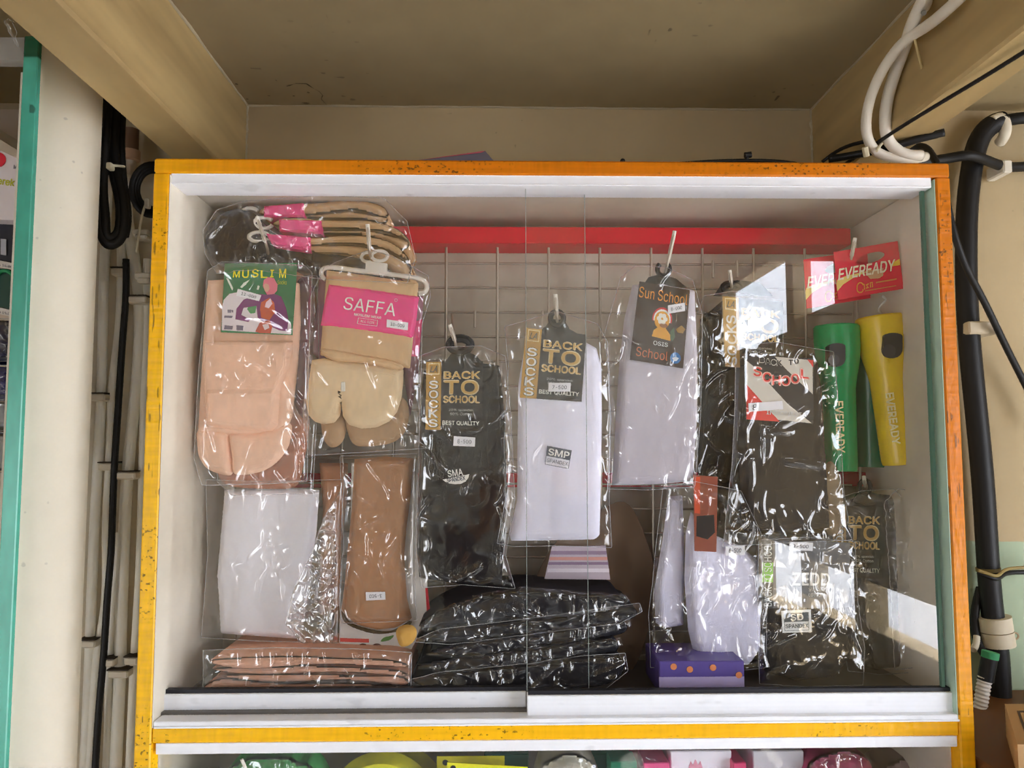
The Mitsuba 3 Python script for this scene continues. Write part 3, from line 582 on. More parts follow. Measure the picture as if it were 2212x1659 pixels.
film(k, [(905, 770), (960, 750), (1040, 748), (1092, 770), (1104, 900), (1112, 1080), (1092, 1200), (1113, 1271), (1000, 1262), (914, 1268), (899, 1190), (906, 1000)], .068, .0042, .006, seed=37, back=False)

# ---- white socks with SMP badge
k = thing('sock_pack', 'white socks with black and gold card and a square dark badge, 7-500 sticker', 'socks')
cloth(k, 'sock', [(1135, 740), (1200, 730), (1262, 738), (1288, 752), (1299, 792), (1300, 900), (1298, 1050), (1295, 1156), (1285, 1165), (1190, 1167), (1104, 1168), (1100, 1150), (1117, 1081), (1118, 950), (1120, 827)], .076, .012, (236, 235, 250), r=.014, wr=.001, seed=23, rounded=False, var=.03)
black_hanger(k, 1203, 688, 14, 15, .068, neck=[(1166, 716), (1178, 706), (1190, 690), (1218, 692), (1230, 712), (1248, 722)])
bts_card(k, [(1136, 708), (1266, 723), (1256, 868), (1123, 859)], .061)
sticker(k, [(1185, 827), (1233, 827), (1232, 846), (1184, 846)], .0585, '7-500')
bc = Card([(1182, 963), (1235, 973), (1228, 1013), (1177, 1003)], .0625, .0004)
kb = add(bc.base(), flat(232, 232, 240), k, 'badge', label='square badge, dark above and white below')
add(bc.rect(0, 0, 1, .54, 1), flat(74, 80, 92), kb, 'dark_half')
add(cat(bc.rect(0, .54, .025, 1, 1), bc.rect(.975, .54, 1, 1, 1), bc.rect(0, .97, 1, 1, 1)), flat(110, 116, 126), kb, 'outline')
add(bc.text('SMP', .08, .10, .94, .47, 2, True), WHITE, kb, 'lettering', label='white lettering SMP')
add(bc.text('SPANDEX', .06, .65, .94, .85, 2), flat(84, 90, 100), kb, 'lettering', label='grey lettering SPANDEX')
film(k, [(1090, 706), (1120, 698), (1200, 672), (1290, 700), (1312, 740), (1318, 900), (1315, 1081), (1321, 1182), (1200, 1178), (1110, 1180), (1074, 1173), (1092, 1080), (1089, 954), (1099, 792)], .052, .0026, .006, seed=38, back=False)

# ---- grey-white school socks with the brown card
k = thing('sock_pack', 'greyish white socks with a dark brown emblem card, right of the white pair', 'socks')
cloth(k, 'sock', [(1366, 616), (1430, 610), (1500, 628), (1506, 760), (1506, 900), (1496, 1040), (1410, 1046), (1322, 1048), (1330, 900), (1338, 780), (1348, 690)], .098, .012, (200, 194, 204), r=.013, wr=.0015, seed=24, rounded=False, var=.04)
black_hanger(k, 1433, 582, 13, 14, .090, True, neck=[(1388, 618), (1400, 600), (1430, 592), (1460, 604), (1482, 622)])
c = Card([(1381, 608), (1490, 627), (1475, 796), (1360, 777)], .082)
kc = add(c.base(), flat(56, 38, 34, .6, .2), k, 'card', label='dark brown card with emblem and orange lettering')
add(c.text('Sun School', .02, .06, .97, .20, 1), flat(226, 150, 60), kc, 'lettering', label='orange lettering Sun School')
add(c.text('School', .10, .82, .70, .94, 1), flat(196, 104, 60), kc, 'lettering', label='orange lettering School')
E_ = lambda cx, cy, rx, ry, a0=0, a1=360, n=26: [tuple(q) for q in circ(cx, cy, rx, ry, n, a0, a1)]
add(c.poly(E_(.52, .42, .19, .145, 165, 375) , 1), flat(206, 50, 60), kc, 'emblem_arc', label='red arc of the emblem')
add(c.poly(E_(.52, .425, .165, .125, 165, 375), 2), WHITE, kc, 'emblem_arc')
add(c.poly(E_(.52, .44, .145, .115), 3), flat(222, 160, 50), kc, 'emblem_disc', label='yellow emblem disc')
add(c.poly([(.36, .66), (.38, .58), (.46, .53), (.60, .53), (.70, .60), (.72, .68)], 3), flat(222, 160, 50), kc, 'emblem_base')
add(cat(*[c.poly(E_(.52 + .062 * math.cos(a), .42 + .044 * math.sin(a), .042, .030, n=14), 4) for a in np.arange(6) * math.pi / 3]), flat(240, 236, 220), kc, 'emblem_flower', label='white flower in the emblem')
add(c.poly(E_(.56, .50, .08, .03), 4), flat(150, 90, 40), kc, 'emblem_hand')
add(c.poly([(.70, .56), (.76, .50), (.80, .62), (.76, .68), (.72, .66)], 4), flat(60, 90, 60), kc, 'emblem_leaf')
add(c.poly([(.80, .52), (.90, .46), (.98, .50), (.94, .56), (.84, .56)], 2), flat(150, 110, 30), kc, 'emblem_shine')
add(c.text('OSIS', .40, .71, .68, .765, 3, True), flat(200, 200, 200), kc, 'lettering', label='grey lettering OSIS')
add(c.poly(E_(.845, .885, .10, .072), 1), flat(40, 110, 170), kc, 'round_emblem', label='blue round emblem')
add(c.poly([(.78, .89), (.84, .87), (.845, .84), (.86, .87), (.91, .88), (.87, .92), (.82, .925)], 2), flat(210, 220, 230), kc, 'round_emblem_bird')
sticker(k, [(1442, 660), (1479, 654), (1480, 672), (1443, 678)], .0795, '8-000')
film(k, [(1306, 720), (1340, 600), (1372, 574), (1440, 578), (1496, 606), (1516, 680), (1512, 900), (1500, 1052), (1400, 1058), (1312, 1056), (1320, 900)], .072, .0034, .006, seed=39, back=False)

# ---- dark pack with the strip reading upwards
k = thing('sock_pack', 'dark socks whose gold strip reads SOCKS upwards, behind the red and white label pack', 'socks')
cloth(k, 'sock', [(1512, 690), (1560, 650), (1680, 660), (1690, 900), (1640, 1100), (1600, 1192), (1540, 1196), (1510, 1100), (1504, 900)], .128, .010, (28, 27, 30), r=.014, wr=.003, seed=25, var=.05, rounded=False)
black_hanger(k, 1580, 622, 18, 9, .117, neck=[(1540, 640), (1556, 618), (1590, 606), (1640, 612), (1668, 640)])
bts_card(k, [(1560, 640), (1692, 652), (1686, 800), (1566, 792)], .114, rot90=True, quality=False)
film(k, [(1500, 690), (1520, 640), (1580, 630), (1690, 650), (1690, 1000), (1610, 1195), (1530, 1200), (1500, 1100), (1494, 900)], .103, .0036, .006, seed=40, back=False)

# ---- red, white and black label
k = thing('sock_pack', 'dark grey socks with a red, cream and black striped label, left of the torches', 'socks')
cloth(k, 'sock', [(1600, 790), (1680, 770), (1765, 780), (1776, 900), (1786, 1040), (1790, 1140), (1690, 1150), (1604, 1146), (1596, 1000), (1592, 880)], .090, .011, (48, 46, 46), r=.013, wr=.003, seed=26, var=.06, rounded=False)
c = Card([(1612, 768), (1758, 774), (1756, 916), (1612, 906)], .074)
kc = add(c.base(), flat(48, 46, 48, .4), k, 'card', label='black label with cream and red diagonal stripes')
CR, RD = flat(214, 208, 196, .5), flat(222, 70, 64, .5)
add(c.poly([(0, .08), (.10, .16), (.62, .72), (.98, .99), (.40, .97), (0, .55)], 1), CR, kc, 'cream_stripe')
add(c.poly([(.42, .0), (.98, .03), (.99, .55), (.60, .20)], 1), CR, kc, 'cream_stripe')
add(c.poly([(0, .45), (.50, 1.0), (0, 1.0)], 2), RD, kc, 'red_stripe', label='red corner')
add(c.poly([(.90, .02), (.99, .03), (.99, .14)], 2), RD, kc, 'red_stripe')
for i, ch in enumerate('SCHOOL'):
    t = (i - 2.5) / 2.5; u = .10 + .14 * i; v = .17 + .125 * (1 - t * t)
    add(c.text(ch, u - .008, v - .01, u + .138, v + .158, 3, True), flat(240, 190, 180), kc, 'lettering_outline')
    add(c.text(ch, u + .008, v + .005, u + .122, v + .143, 4, True), RD, kc, 'lettering', label='red letter of the word SCHOOL')
add(cat(*[c.text(ch, .192 + .085 * i, .008 + .035 * (1 - ((i - 3) / 3) ** 2), .273 + .085 * i, .107 + .035 * (1 - ((i - 3) / 3) ** 2), 3, True) for i, ch in enumerate('BACK TO') if ch != ' ']), flat(200, 198, 194), kc, 'lettering_outline')
add(cat(*[c.text(ch, .20 + .085 * i, .02 + .035 * (1 - ((i - 3) / 3) ** 2), .265 + .085 * i, .095 + .035 * (1 - ((i - 3) / 3) ** 2), 4, True) for i, ch in enumerate('BACK TO') if ch != ' ']), flat(36, 34, 36), kc, 'lettering', label='black lettering BACK TO')
add(c.text('INDONESIA', .30, .835, .90, .90, 4, True), flat(210, 208, 204), kc, 'lettering', label='white lettering INDONESIA')
add(c.text('B', .49, -.07, .55, -.02, 2, True), flat(200, 200, 200), kc, 'lettering')
sticker(k, [(1616, 871), (1690, 866), (1691, 884), (1617, 890)], .0715, '8', span=(.12, .2, .26, .85))
cloth(k, 'cuff', [(1786, 1000), (1800, 1000), (1812, 1150), (1790, 1156)], .098, .005, (150, 132, 108), r=.005, seed=27)
film(k, [(1588, 745), (1680, 740), (1800, 760), (1812, 900), (1820, 1060), (1838, 1166), (1700, 1172), (1560, 1180), (1580, 1000), (1586, 880)], .064, .0034, .006, seed=41, back=False)

# ---- torches
def torch(label, col, top, bot, scale, Y, sw=None, sun=(0, 0), word=True, dark=None):
    k = thing('torch', label, 'flashlight', None)
    (a, b) = w3([(top[0], top[1], Y), (bot[0], bot[1], Y)]); L = np.linalg.norm(b - a)
    prof = [(0, 0), (.034, 0), (.036, .01), (.0365, .05), (.036, .18), (.0335, .27), (.029, .37), (.0265, .44), (.0262, .52), (.025, .97), (.0235, 1.0), (0, 1.0)]
    prof = np.array([(r * scale, t * L) for r, t in prof])
    m = trimesh.creation.revolve(prof, sections=40)
    z = (b - a) / L; x = np.cross([0, -1, 0.0], z); x /= np.linalg.norm(x); y = np.cross(z, x)
    R = np.eye(4); R[:3, 0], R[:3, 1], R[:3, 2], R[:3, 3] = x, y, z, a
    m.apply_transform(R); m.fix_normals()
    add(m, flat(*col, .3, .5), k, 'body', smooth=35)
    if sw:
        px, py, w, h = sw
        Ysw = Y - .0365 * scale
        pts = np.vstack([circ(px, py - h / 2 + w * .2, w / 2, w * .2, 10, 180, 360), circ(px, py + h / 2 - w / 2, w / 2, w / 2, 12, 0, 180)])
        s = add(plate(pts, Ysw + .012, .0125), flat(44, 44, 48, .45), k, 'switch', label='dark grey slide switch')
        add(plate(circ(px + 1, py + h * .18, w * .36, w * .36), Ysw - .0004, .0016), flat(60, 60, 64, .4), s, 'thumb_button')
    if word:
        ang = math.degrees(math.atan2(bot[1] - top[1], bot[0] - top[0]))
        f = .52; sx, sy = top[0] + (bot[0] - top[0]) * f, top[1] + (bot[1] - top[1]) * f
        add(text('EVEREADY', sx - 9, sy, 112, 17, Y - .0262 * scale - .0004, ang, True, depth=.0012), flat(238, 228, 176, .5), k, 'lettering', label='pale lettering along the handle')
    return k
def ever_card(corners, Y, full=True, parent=None):
    c = Card(corners, Y, .0008)
    c2 = c.at([.33, .40, .55, .72, .78, .70, .52, .38], [.30, .20, .15, .16, .22, .31, .36, .36])
    k = add(plate(c.c, Y, .0008, [smooth_poly(c2, 40)]), flat(214, 40, 60, .4), parent, 'card', label='red card with a hang slot and white lettering')
    add(c.poly([(.0, .66), (.02, .58), (.12, .54), (.30, .52), (.60, .50), (.30, .58), (.10, .70), (.0, .82)], 1), flat(226, 196, 110), k, 'swoosh')
    add(c.poly([(.48, .52), (.74, .50), (.72, .66), (.66, .70), (.52, .68), (.48, .60)], 1), flat(206, 160, 120), k, 'patch')
    add(c.text('EVEREADY', .03, .36, .90, .60, 3, True, shear=.04), flat(236, 222, 196), k, 'lettering', label='white lettering EVEREADY')
    add(cat(c.text('C', .29, .71, .40, .94, 2, shear=.1), c.rect(.41, .76, .425, .88, 2), c.poly([(.44, .78), (.49, .76), (.49, .79), (.46, .81), (.49, .86), (.44, .87), (.44, .84), (.46, .84)], 2), c.rect(.505, .75, .52, .86, 2), c.rect(.535, .76, .55, .86, 2), c.rect(.505, .75, .55, .77, 2)), flat(226, 150, 70), k, 'lettering', label='illegible orange script')
    add(c.poly([(.90, .42), (1.0, .37), (1.0, .50), (.86, .50)], 1), flat(226, 190, 60), k, 'swoosh')
    add(cat(c.rect(.60, .76, .92, .79, 2), c.rect(.42, .90, .90, .92, 2)), flat(210, 130, 70), k, 'small_print')
    return k
tk = torch('yellow plastic torch with dark switch hanging from a red card', (222, 188, 30), (1899, 684), (1942, 1003), .78, .105, (1918, 749, 40, 54))
ever_card([(1800, 545), (1938, 521), (1951, 624), (1810, 648)], .078, parent=tk)
add(ptube([(1905, 682, .105), (1899, 664, .098), (1912, 650, .09), (1906, 640, .08)], 2.5, 8), flat(190, 190, 186, .3), tk, 'loop', smooth=True, label='clear plastic loop')
tk = torch('bright green torch with dark switch hanging left of the yellow one', (24, 150, 84), (1806, 704), (1818, 1017), .74, .112, (1799, 769, 34, 50))
ever_card([(1735, 561), (1872, 540), (1880, 644), (1742, 667)], .092, parent=tk)
torch('darker green torch half hidden between the yellow and the bright green torch', (18, 104, 66), (1876, 740), (1881, 1009), .66, .148, None, word=False)

# ---- lavender white pack below
k = thing('sock_pack', 'lavender white socks in a loose bag with a 6-500 sticker, lower right', 'socks')
WH = (232, 231, 250)
cloth(k, 'sock', [(1492, 1105), (1530, 1150), (1600, 1180), (1636, 1210), (1645, 1300), (1640, 1400), (1615, 1436), (1550, 1440), (1502, 1428), (1486, 1360), (1478, 1250), (1481, 1150)], .102, .013, WH, r=.014, wr=.003, seed=28, var=.03, rounded=False)
cloth(k, 'sock', [(1444, 1072), (1474, 1070), (1478, 1200), (1476, 1350), (1440, 1356), (1416, 1346), (1412, 1280), (1430, 1170)], .118, .010, WH, r=.010, wr=.002, seed=29, var=.03, rounded=False)
add(plate([(1497, 1026), (1550, 1030), (1547, 1192), (1500, 1190)], .086, .0006), flat(150, 78, 58, .4), k, 'card', label='reddish brown card with a dark picture')
add(plate([(1505, 1115), (1542, 1112), (1544, 1150), (1528, 1165), (1504, 1158)], .0853, .0003), flat(40, 34, 34), k + '__card', 'dark_print')
add(plate([(1499, 1030), (1512, 1030), (1512, 1110), (1500, 1108)], .0853, .0003), flat(214, 84, 48), k + '__card', 'orange_print')
sticker(k, [(1567, 1178), (1609, 1178), (1608, 1199), (1567, 1200)], .083, '6-500')
film(k, [(1432, 1050), (1500, 1040), (1600, 1060), (1642, 1150), (1655, 1300), (1650, 1440), (1540, 1452), (1404, 1440), (1400, 1330), (1416, 1180)], .080, .0042, .006, seed=42, s=1.3, back=False)

# ---- pack with ZEDD lettering
k = thing('sock_pack', 'black socks with a grey card, green strip and white square badge, lower right', 'socks')
cloth(k, 'sock', [(1640, 1185), (1740, 1180), (1830, 1186), (1840, 1300), (1842, 1410), (1800, 1460), (1720, 1470), (1650, 1450), (1642, 1320)], .096, .012, (34, 36, 40), r=.016, wr=.0035, seed=30, var=.05, rounded=False)
c = Card([(1646, 1166), (1836, 1172), (1834, 1312), (1646, 1314)], .081)
kc = add(c.base(), flat(96, 98, 102, .35), k, 'card', label='grey card with white lettering')
add(c.rect(.0, .0, .125, 1, 1), flat(60, 64, 66), kc, 'strip'); add(c.rect(.0, .33, .125, .62, 2), flat(120, 190, 60), kc, 'green_strip', label='green part of the strip')
add(c.text('BACK TO SCHOOL', .02, .02, .11, .97, 3, rot=90), flat(222, 226, 226), kc, 'lettering', label='white lettering BACK TO SCHOOL reading upwards')
add(c.text('ZEDD', .345, .47, .775, .665, 2, True), WHITE, kc, 'lettering', label='white lettering ZEDD')
add(cat(c.text('SPANDEX', .53, .70, .70, .75, 2), c.text('COTTON', .53, .78, .70, .83, 2)), flat(206, 206, 206), kc, 'small_lettering')
sticker(k, [(1705, 1170), (1756, 1172), (1755, 1190), (1704, 1188)], .0785, '7-500')
bc = Card([(1687, 1319), (1751, 1316), (1753, 1365), (1690, 1367)], .0815, .0004)
kb = add(bc.base(), flat(232, 234, 232), k, 'badge', label='white square badge with a dark upper half')
add(bc.rect(.08, .12, .92, .52, 1), flat(66, 78, 84), kb, 'dark_half')
add(bc.text('SD', .30, .17, .74, .47, 2, True), WHITE, kb, 'lettering', label='white lettering SD')
add(bc.text('SPANDEX', .12, .62, .90, .80, 2, True), flat(90, 98, 102), kb, 'lettering', label='grey lettering SPANDEX')
add(cat(bc.rect(.08, .52, .095, .92, 1), bc.rect(.905, .52, .92, .92, 1), bc.rect(.08, .90, .92, .92, 1)), flat(110, 118, 120), kb, 'outline')
film(k, [(1638, 1166), (1740, 1160), (1846, 1170), (1852, 1300), (1866, 1400), (1862, 1478), (1740, 1482), (1640, 1476), (1636, 1320)], .070, .003, .006, seed=43, s=1.0, back=False)

# ---- lower right pack
k = thing('sock_pack', 'black socks with black and gold card under the torches at far right', 'socks')
cloth(k, 'sock', [(1836, 1078), (1880, 1066), (1950, 1072), (1962, 1200), (1958, 1330), (1950, 1440), (1890, 1446), (1846, 1438), (1838, 1300)], .128, .010, (22, 22, 28), r=.014, wr=.003, seed=31, var=.05, rounded=False)
black_hanger(k, 1868, 1052, 12, 14, .12, neck=[(1838, 1084), (1850, 1066), (1872, 1060), (1896, 1068), (1906, 1086)])
bts_card(k, [(1799, 1092), (1905, 1094), (1905, 1250), (1799, 1246)], .115)
film(k, [(1800, 1078), (1860, 1060), (1930, 1056), (1966, 1100), (1982, 1280), (1984, 1450), (1900, 1456), (1830, 1448), (1800, 1260)], .102, .0042, .007, seed=44, s=1.2, back=False)
k = thing('sock_pack', 'dark navy socks at the far right edge behind the bag with gold lettering', 'socks')
cloth(k, 'sock', [(1950, 1090), (1990, 1100), (2002, 1180), (2000, 1320), (1985, 1430), (1950, 1430)], .146, .009, (44, 46, 66), r=.014, wr=.002, seed=32)
film(k, [(1908, 1080), (1940, 1056), (1966, 1060), (1975, 1120), (1985, 1300), (1980, 1440), (1930, 1445), (1920, 1250)], .092, .0045, .006, seed=45, s=1.6, back=False)

# ---- piles on the cabinet floor
def slab(parent, poly, Y0, Y1, col, seed, wr=.0015):
    cloth(parent, 'sock', poly, Y0 + .006, .006, col, r=.006, h=.0026, depth=Y1 - Y0 - .006, wr=wr, seed=seed)
pile = [[(452, 1412), (520, 1402), (640, 1398), (760, 1404), (860, 1412), (884, 1424), (800, 1424), (640, 1424), (500, 1430)],
        [(458, 1432), (560, 1426), (700, 1424), (800, 1430), (870, 1440), (884, 1450), (800, 1446), (660, 1444), (520, 1446)],
        [(470, 1448), (560, 1446), (700, 1446), (800, 1450), (880, 1460), (884, 1472), (800, 1468), (660, 1466), (540, 1464)],
        [(460, 1464), (560, 1466), (700, 1468), (800, 1472), (860, 1480), (800, 1490), (640, 1490), (500, 1488), (440, 1486)]]
for i, p in enumerate(pile):
    p = [(x, 1490 - (1490 - y) * .80) for x, y in p]
    k = thing('sock_pack', ['peach folded sock pack, topmost in the flat pile on the cabinet floor', 'peach folded sock pack, second from the top in the flat pile on the floor', 'peach folded sock pack, third from the top in the flat pile on the floor', 'peach folded sock pack, lowest in the flat pile on the floor'][i], 'socks')
    slab(k, p, .048 + .004 * (i % 2), .16, (216 - 6 * i, 166 - 6 * i, 140 - 6 * i), 50 + i)
    if i == 0:
        film(k, [(440, 1404), (600, 1398), (760, 1400), (890, 1408), (888, 1484), (640, 1490), (440, 1486)], .044, .003, .004, seed=46, back=False)
bpile = [[(905, 1352), (960, 1312), (1040, 1288), (1130, 1276), (1250, 1284), (1340, 1288), (1350, 1300), (1320, 1318), (1130, 1334), (980, 1350)],
         [(900, 1376), (960, 1356), (1100, 1342), (1250, 1326), (1370, 1312), (1376, 1326), (1330, 1346), (1130, 1366), (980, 1382)],
         [(930, 1406), (1000, 1386), (1130, 1370), (1260, 1354), (1350, 1344), (1354, 1360), (1280, 1378), (1130, 1398), (1000, 1414)],
         [(900, 1436), (980, 1420), (1130, 1404), (1260, 1388), (1330, 1384), (1336, 1400), (1260, 1414), (1130, 1432), (980, 1446)],
         [(890, 1466), (960, 1452), (1130, 1438), (1260, 1424), (1340, 1420), (1346, 1450), (1300, 1480), (1130, 1488), (940, 1490)]]
for i, p in enumerate(bpile):
    k = thing('sock_pack', 'black bagged sock pack, %s in the black pile on the cabinet floor' % ['topmost', 'second from the top', 'in the middle', 'second from the bottom', 'lowest'][i], 'socks')
    slab(k, p, .056 + .003 * (i % 2), .17, (20, 22, 30), 60 + i, .003)
    q = np.array(p, float); cxy = q.mean(0)
    film(k, [tuple(v) for v in cxy + (q - cxy) * [1.05, 1.28]], .050 + .002 * (i % 2), .0035, .004, seed=47 + i, s=1.3, back=False, seam=i in (1, 4))
k = thing('paper_tag', 'crumpled golden brown paper tag at the left end of the black pile', 'tag')
cloth(k, None, [(856, 1362), (872, 1350), (896, 1354), (900, 1372), (886, 1392), (866, 1396), (858, 1380)], .046, .006, (190, 146, 70), r=.008, h=.002, wr=.003, seed=70)
k = thing('carton', 'purple printed box on the cabinet floor under the lavender white socks', 'box')
add(pbox(1424, 1428, 1608, 1500, .050, .13, .001), flat(92, 76, 150, .4), k, 'body')
add(pbox(1424, 1462, 1608, 1500, .0494, .0502), flat(186, 172, 214, .5), k, 'lower_band', label='pale lilac band')
for x, y in ((1490, 1446), (1596, 1458), (1455, 1440), (1540, 1442)): add(plate(circ(x, y, 7), .0496, .0004), flat(226, 140, 90), k, 'dot', label='orange dot')
k = thing('carton', 'flat brown rounded sheet added for a reflection in the glass, behind the piles', 'cardboard')  # brown reflection in the door glass, modelled as an added sheet
add(plate(smooth_poly([(1180, 1200), (1300, 1100), (1350, 1085), (1400, 1180), (1420, 1280), (1396, 1370), (1350, 1460), (1180, 1460)]), .165, .002), flat(128, 104, 82, .7), k, None)
k = thing('reflection_sheet', 'striped sheet added for a reflection in the glass, between white socks and black pile', 'reflection_sheet')  # pale striped reflection in the glass, built as an added flat sheet
add(plate([(1192, 1180), (1308, 1178), (1318, 1252), (1176, 1250)], .118, .001), flat(190, 176, 186, .5), k, 'reflection_base')
for i, (a, b, col) in enumerate([(1190, 1198, (150, 128, 150)), (1203, 1210, (206, 150, 140)), (1214, 1220, (140, 116, 140)), (1228, 1236, (226, 216, 224))]):
    add(plate([(1190 - i * 2, a), (1310 + i * 2, a), (1310 + i * 2, b), (1188 - i * 2, b)], .1168, .0003), flat(*col), k, 'stripe')

# ================================================================ lower compartment: the tops of what stands on its shelf
def dbox(name, label, x0, x1, ytop, Y0, Y1, col, cat_='box', group=None, rough=.4):
    k = thing(name, label, cat_, group)
    X, _ = P([x0, x1], [ytop, ytop], Y0); _, z = P((x0 + x1) / 2, ytop, Y0)
    add(box(X[0], X[1], Y0, Y1, 1.0, float(z), .001), flat(*col, rough), k, 'body'); return k, float(z)
def bundle(name, label, x0, x1, ytop, Y, col, cat_, seed, wob=.3):
    k = thing(name, label, cat_)
    xs = np.linspace(x0, x1, 14); t = np.linspace(-1, 1, 14)
    top = ytop + (1 - np.sqrt(np.clip(1 - t ** 2, 0, 1))) * 60 + 10 * (meshkit.noise(np.stack([xs * .06, xs * 0, xs * 0], 1), seed) - .5)
    poly = [(x, y) for x, y in zip(xs, top)] + [(x1 + 4, 1960), (x0 - 4, 1960)]
    cloth(k, 'contents', poly, Y, .02, col, r=.03, wr=.006, seed=seed, h=.004, rounded=False, depth=.04, var=.25)
    film(k, [(x, y - 5) for x, y in zip(xs, top)] + [(x1 + 10, 1960), (x0 - 10, 1960)], Y - .024, .004, .006, seed=seed + 3, h=.004, back=False, seam=False)
    return k
k = bundle('plastic_bundle', 'green goods in crinkled plastic under the left end of the middle rail', 470, 700, 1634, .075, (70, 160, 84), 'bag', 80)
hk = thing('peg_hook', 'short white tipped hook in front of the green plastic bundle, bottom edge', 'hook')
add(ptube([(533, 1700, .07), (531, 1662, .042), (522, 1640, .038)], 3.4, 8), M['white_plastic'], hk, None, smooth=True)
def bowl(label, cx, top, r, Y, col):
    k = thing('plastic_bowl', label, 'bowl')
    c = w3([(cx, top, Y)])[0]; R = r * (DIST + Y) / F
    prof = np.array([(0, .0), (R * .55, 0), (R * .9, -.012), (R, -.03), (R, -.033), (R * .87, -.014), (R * .52, -.003), (0, -.003)][::-1])
    m = trimesh.creation.revolve(prof, sections=48); m.apply_transform(trimesh.transformations.rotation_matrix(math.pi / 2, [1, 0, 0])); m.apply_translation([c[0], Y, c[2] - R]); m.fix_normals()
    add(m, flat(*col, .35), k, None, smooth=30); return k
bowl('olive yellow round plastic dish, rear one of two under the middle rail', 850, 1631, 104, .10, (196, 186, 50))
bowl('bright yellow round plastic dish, front one of two under the middle rail', 818, 1647, 118, .065, (226, 218, 50))
def tag_card(label, corners, Y, col, hole):
    k = thing('hang_card', label, 'card'); add(plate(corners, Y, .001), flat(*col, .4), k, 'sheet')
    add(plate(circ(*hole, 6), Y - .001, .0006), M['black'], k, 'hole', label='black punched hole')
    return k
tag_card('yellow hang card with a black hole, rear one beside the dishes', [(944, 1633), (1090, 1632), (1092, 1960), (940, 1960)], .085, (212, 202, 40), (962, 1647))
tag_card('bright yellow hang card with a black hole, front one beside the dishes', [(966, 1646), (1140, 1656), (1136, 1960), (962, 1960)], .06, (232, 226, 30), (979, 1659))
dbox('carton', 'dark green box top right of the yellow hang cards', 1046, 1142, 1629, .11, .15, (30, 92, 74))
bundle('plastic_bundle', 'whitish goods in clear plastic below the middle of the rail', 1156, 1300, 1628, .08, (214, 210, 190), 'bag', 81)
k, z = dbox('carton', 'green box beside the pink wrapped bundle at the bottom edge', 1268, 1362, 1628, .11, .15, (40, 120, 90))
dbox('carton', 'small dark green box with raised lid, bottom centre', 1318, 1376, 1645, .06, .09, (24, 110, 80))
bundle('plastic_bundle', 'dusty pink goods in clear plastic, bottom centre', 1352, 1450, 1626, .10, (190, 96, 120), 'bag', 82)
k, z = dbox('carton', 'white printed carton with pink edges, bottom edge right of centre', 1448, 1580, 1622, .075, .16, (232, 228, 238))
X, _ = P([1388, 1448], [1648, 1648], .06)
dbox('carton', 'small pink carton left of the white printed one', 1390, 1446, 1648, .062, .10, (222, 90, 140))
dbox('carton', 'small magenta carton right of the white printed one', 1584, 1612, 1647, .062, .10, (206, 60, 110))
add(cat(plate([(1487, 1659), (1492, 1644), (1497, 1652), (1502, 1640), (1508, 1652), (1513, 1644), (1518, 1660), (1518, 1690), (1487, 1690)], .0748, .0004)), flat(214, 150, 170), k, 'crown_print', label='pink printed motif')
dbox('carton', 'pale grey box between the white carton and the magenta bundle', 1626, 1736, 1622, .08, .15, (206, 206, 214))
bundle('plastic_bundle', 'magenta goods in crinkled plastic at the bottom right of the cabinet', 1735, 1890, 1618, .07, (172, 70, 110), 'bag', 83)
bundle('plastic_bundle', 'dull mauve goods in clear plastic at the far right of the lower compartment', 1890, 2050, 1632, .12, (150, 124, 124), 'bag', 84)

# ================================================================ left of the cabinet
post = thing('shelf_unit', 'green painted wooden shelf unit at the left edge holding dark packages', 'shelf')
XP = float(P(73, 110, -.03)[0])
add(box(XP - .0085, XP + .007, -.034, -.027, 0.0, 1.93, .001), 'green_paint', post, 'post', label='green painted front post with a glossy worn upper end')
for z in (1.30, 1.52, 1.88):
    add(box(XP - .45, -.604, .0, .15, z - .012, z), 'board' if z > 1.8 else flat(120, 118, 112), post, 'shelf_board')
add(box(-.515, -.502, -.013, .035, 0.0, 1.9), 'board', post, 'side_panel')
add(box(XP - .45, -.602, .15, .16, 0.0, 1.93), flat(206, 190, 176, .6), post, 'back_panel')
add(box(XP - .45, XP - .008, -.030, -.015, 1.905, 1.93), flat(150, 146, 140), post, 'top_rail', label='grey metal top rail')
_c = sg.Point(-.508, .037).buffer(.05, 32).intersection(sg.box(-.5005, -1, 0, 1))
col = trimesh.creation.extrude_polygon(_c, ZC, engine='earcut')
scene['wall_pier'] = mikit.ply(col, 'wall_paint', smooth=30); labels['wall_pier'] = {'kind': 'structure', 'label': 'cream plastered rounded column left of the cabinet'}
k = thing('carton', 'white carton with red round mark and yellow green lettering on the left shelf', 'box')
zt = float(P(20, 322, .03)[1])
Xa = float(P(45, 500, .03)[0])
cv = plate([(-60, 296), (44, 345), (40, 478), (-60, 470)], .03, .001); 
bm = extr(sg.Polygon(poly_world([(-60, 296), (45, 346), (40, 476), (-60, 472)], .03)), .13, .10)
add(bm, flat(226, 216, 220, .45), k, 'body')
add(plate(circ(-4, 345, 17, 16), .0296, .0005), flat(216, 40, 60), k, 'red_mark', label='red round mark')
add(text('erek-', -6, 397, 46, 15, .0296, 8, True), flat(176, 176, 40), k, 'lettering', label='yellow green lettering')
add(text('MU', 29, 364, 14, 8, .0296, 8, True), flat(120, 116, 124), k, 'lettering', label='small grey lettering')
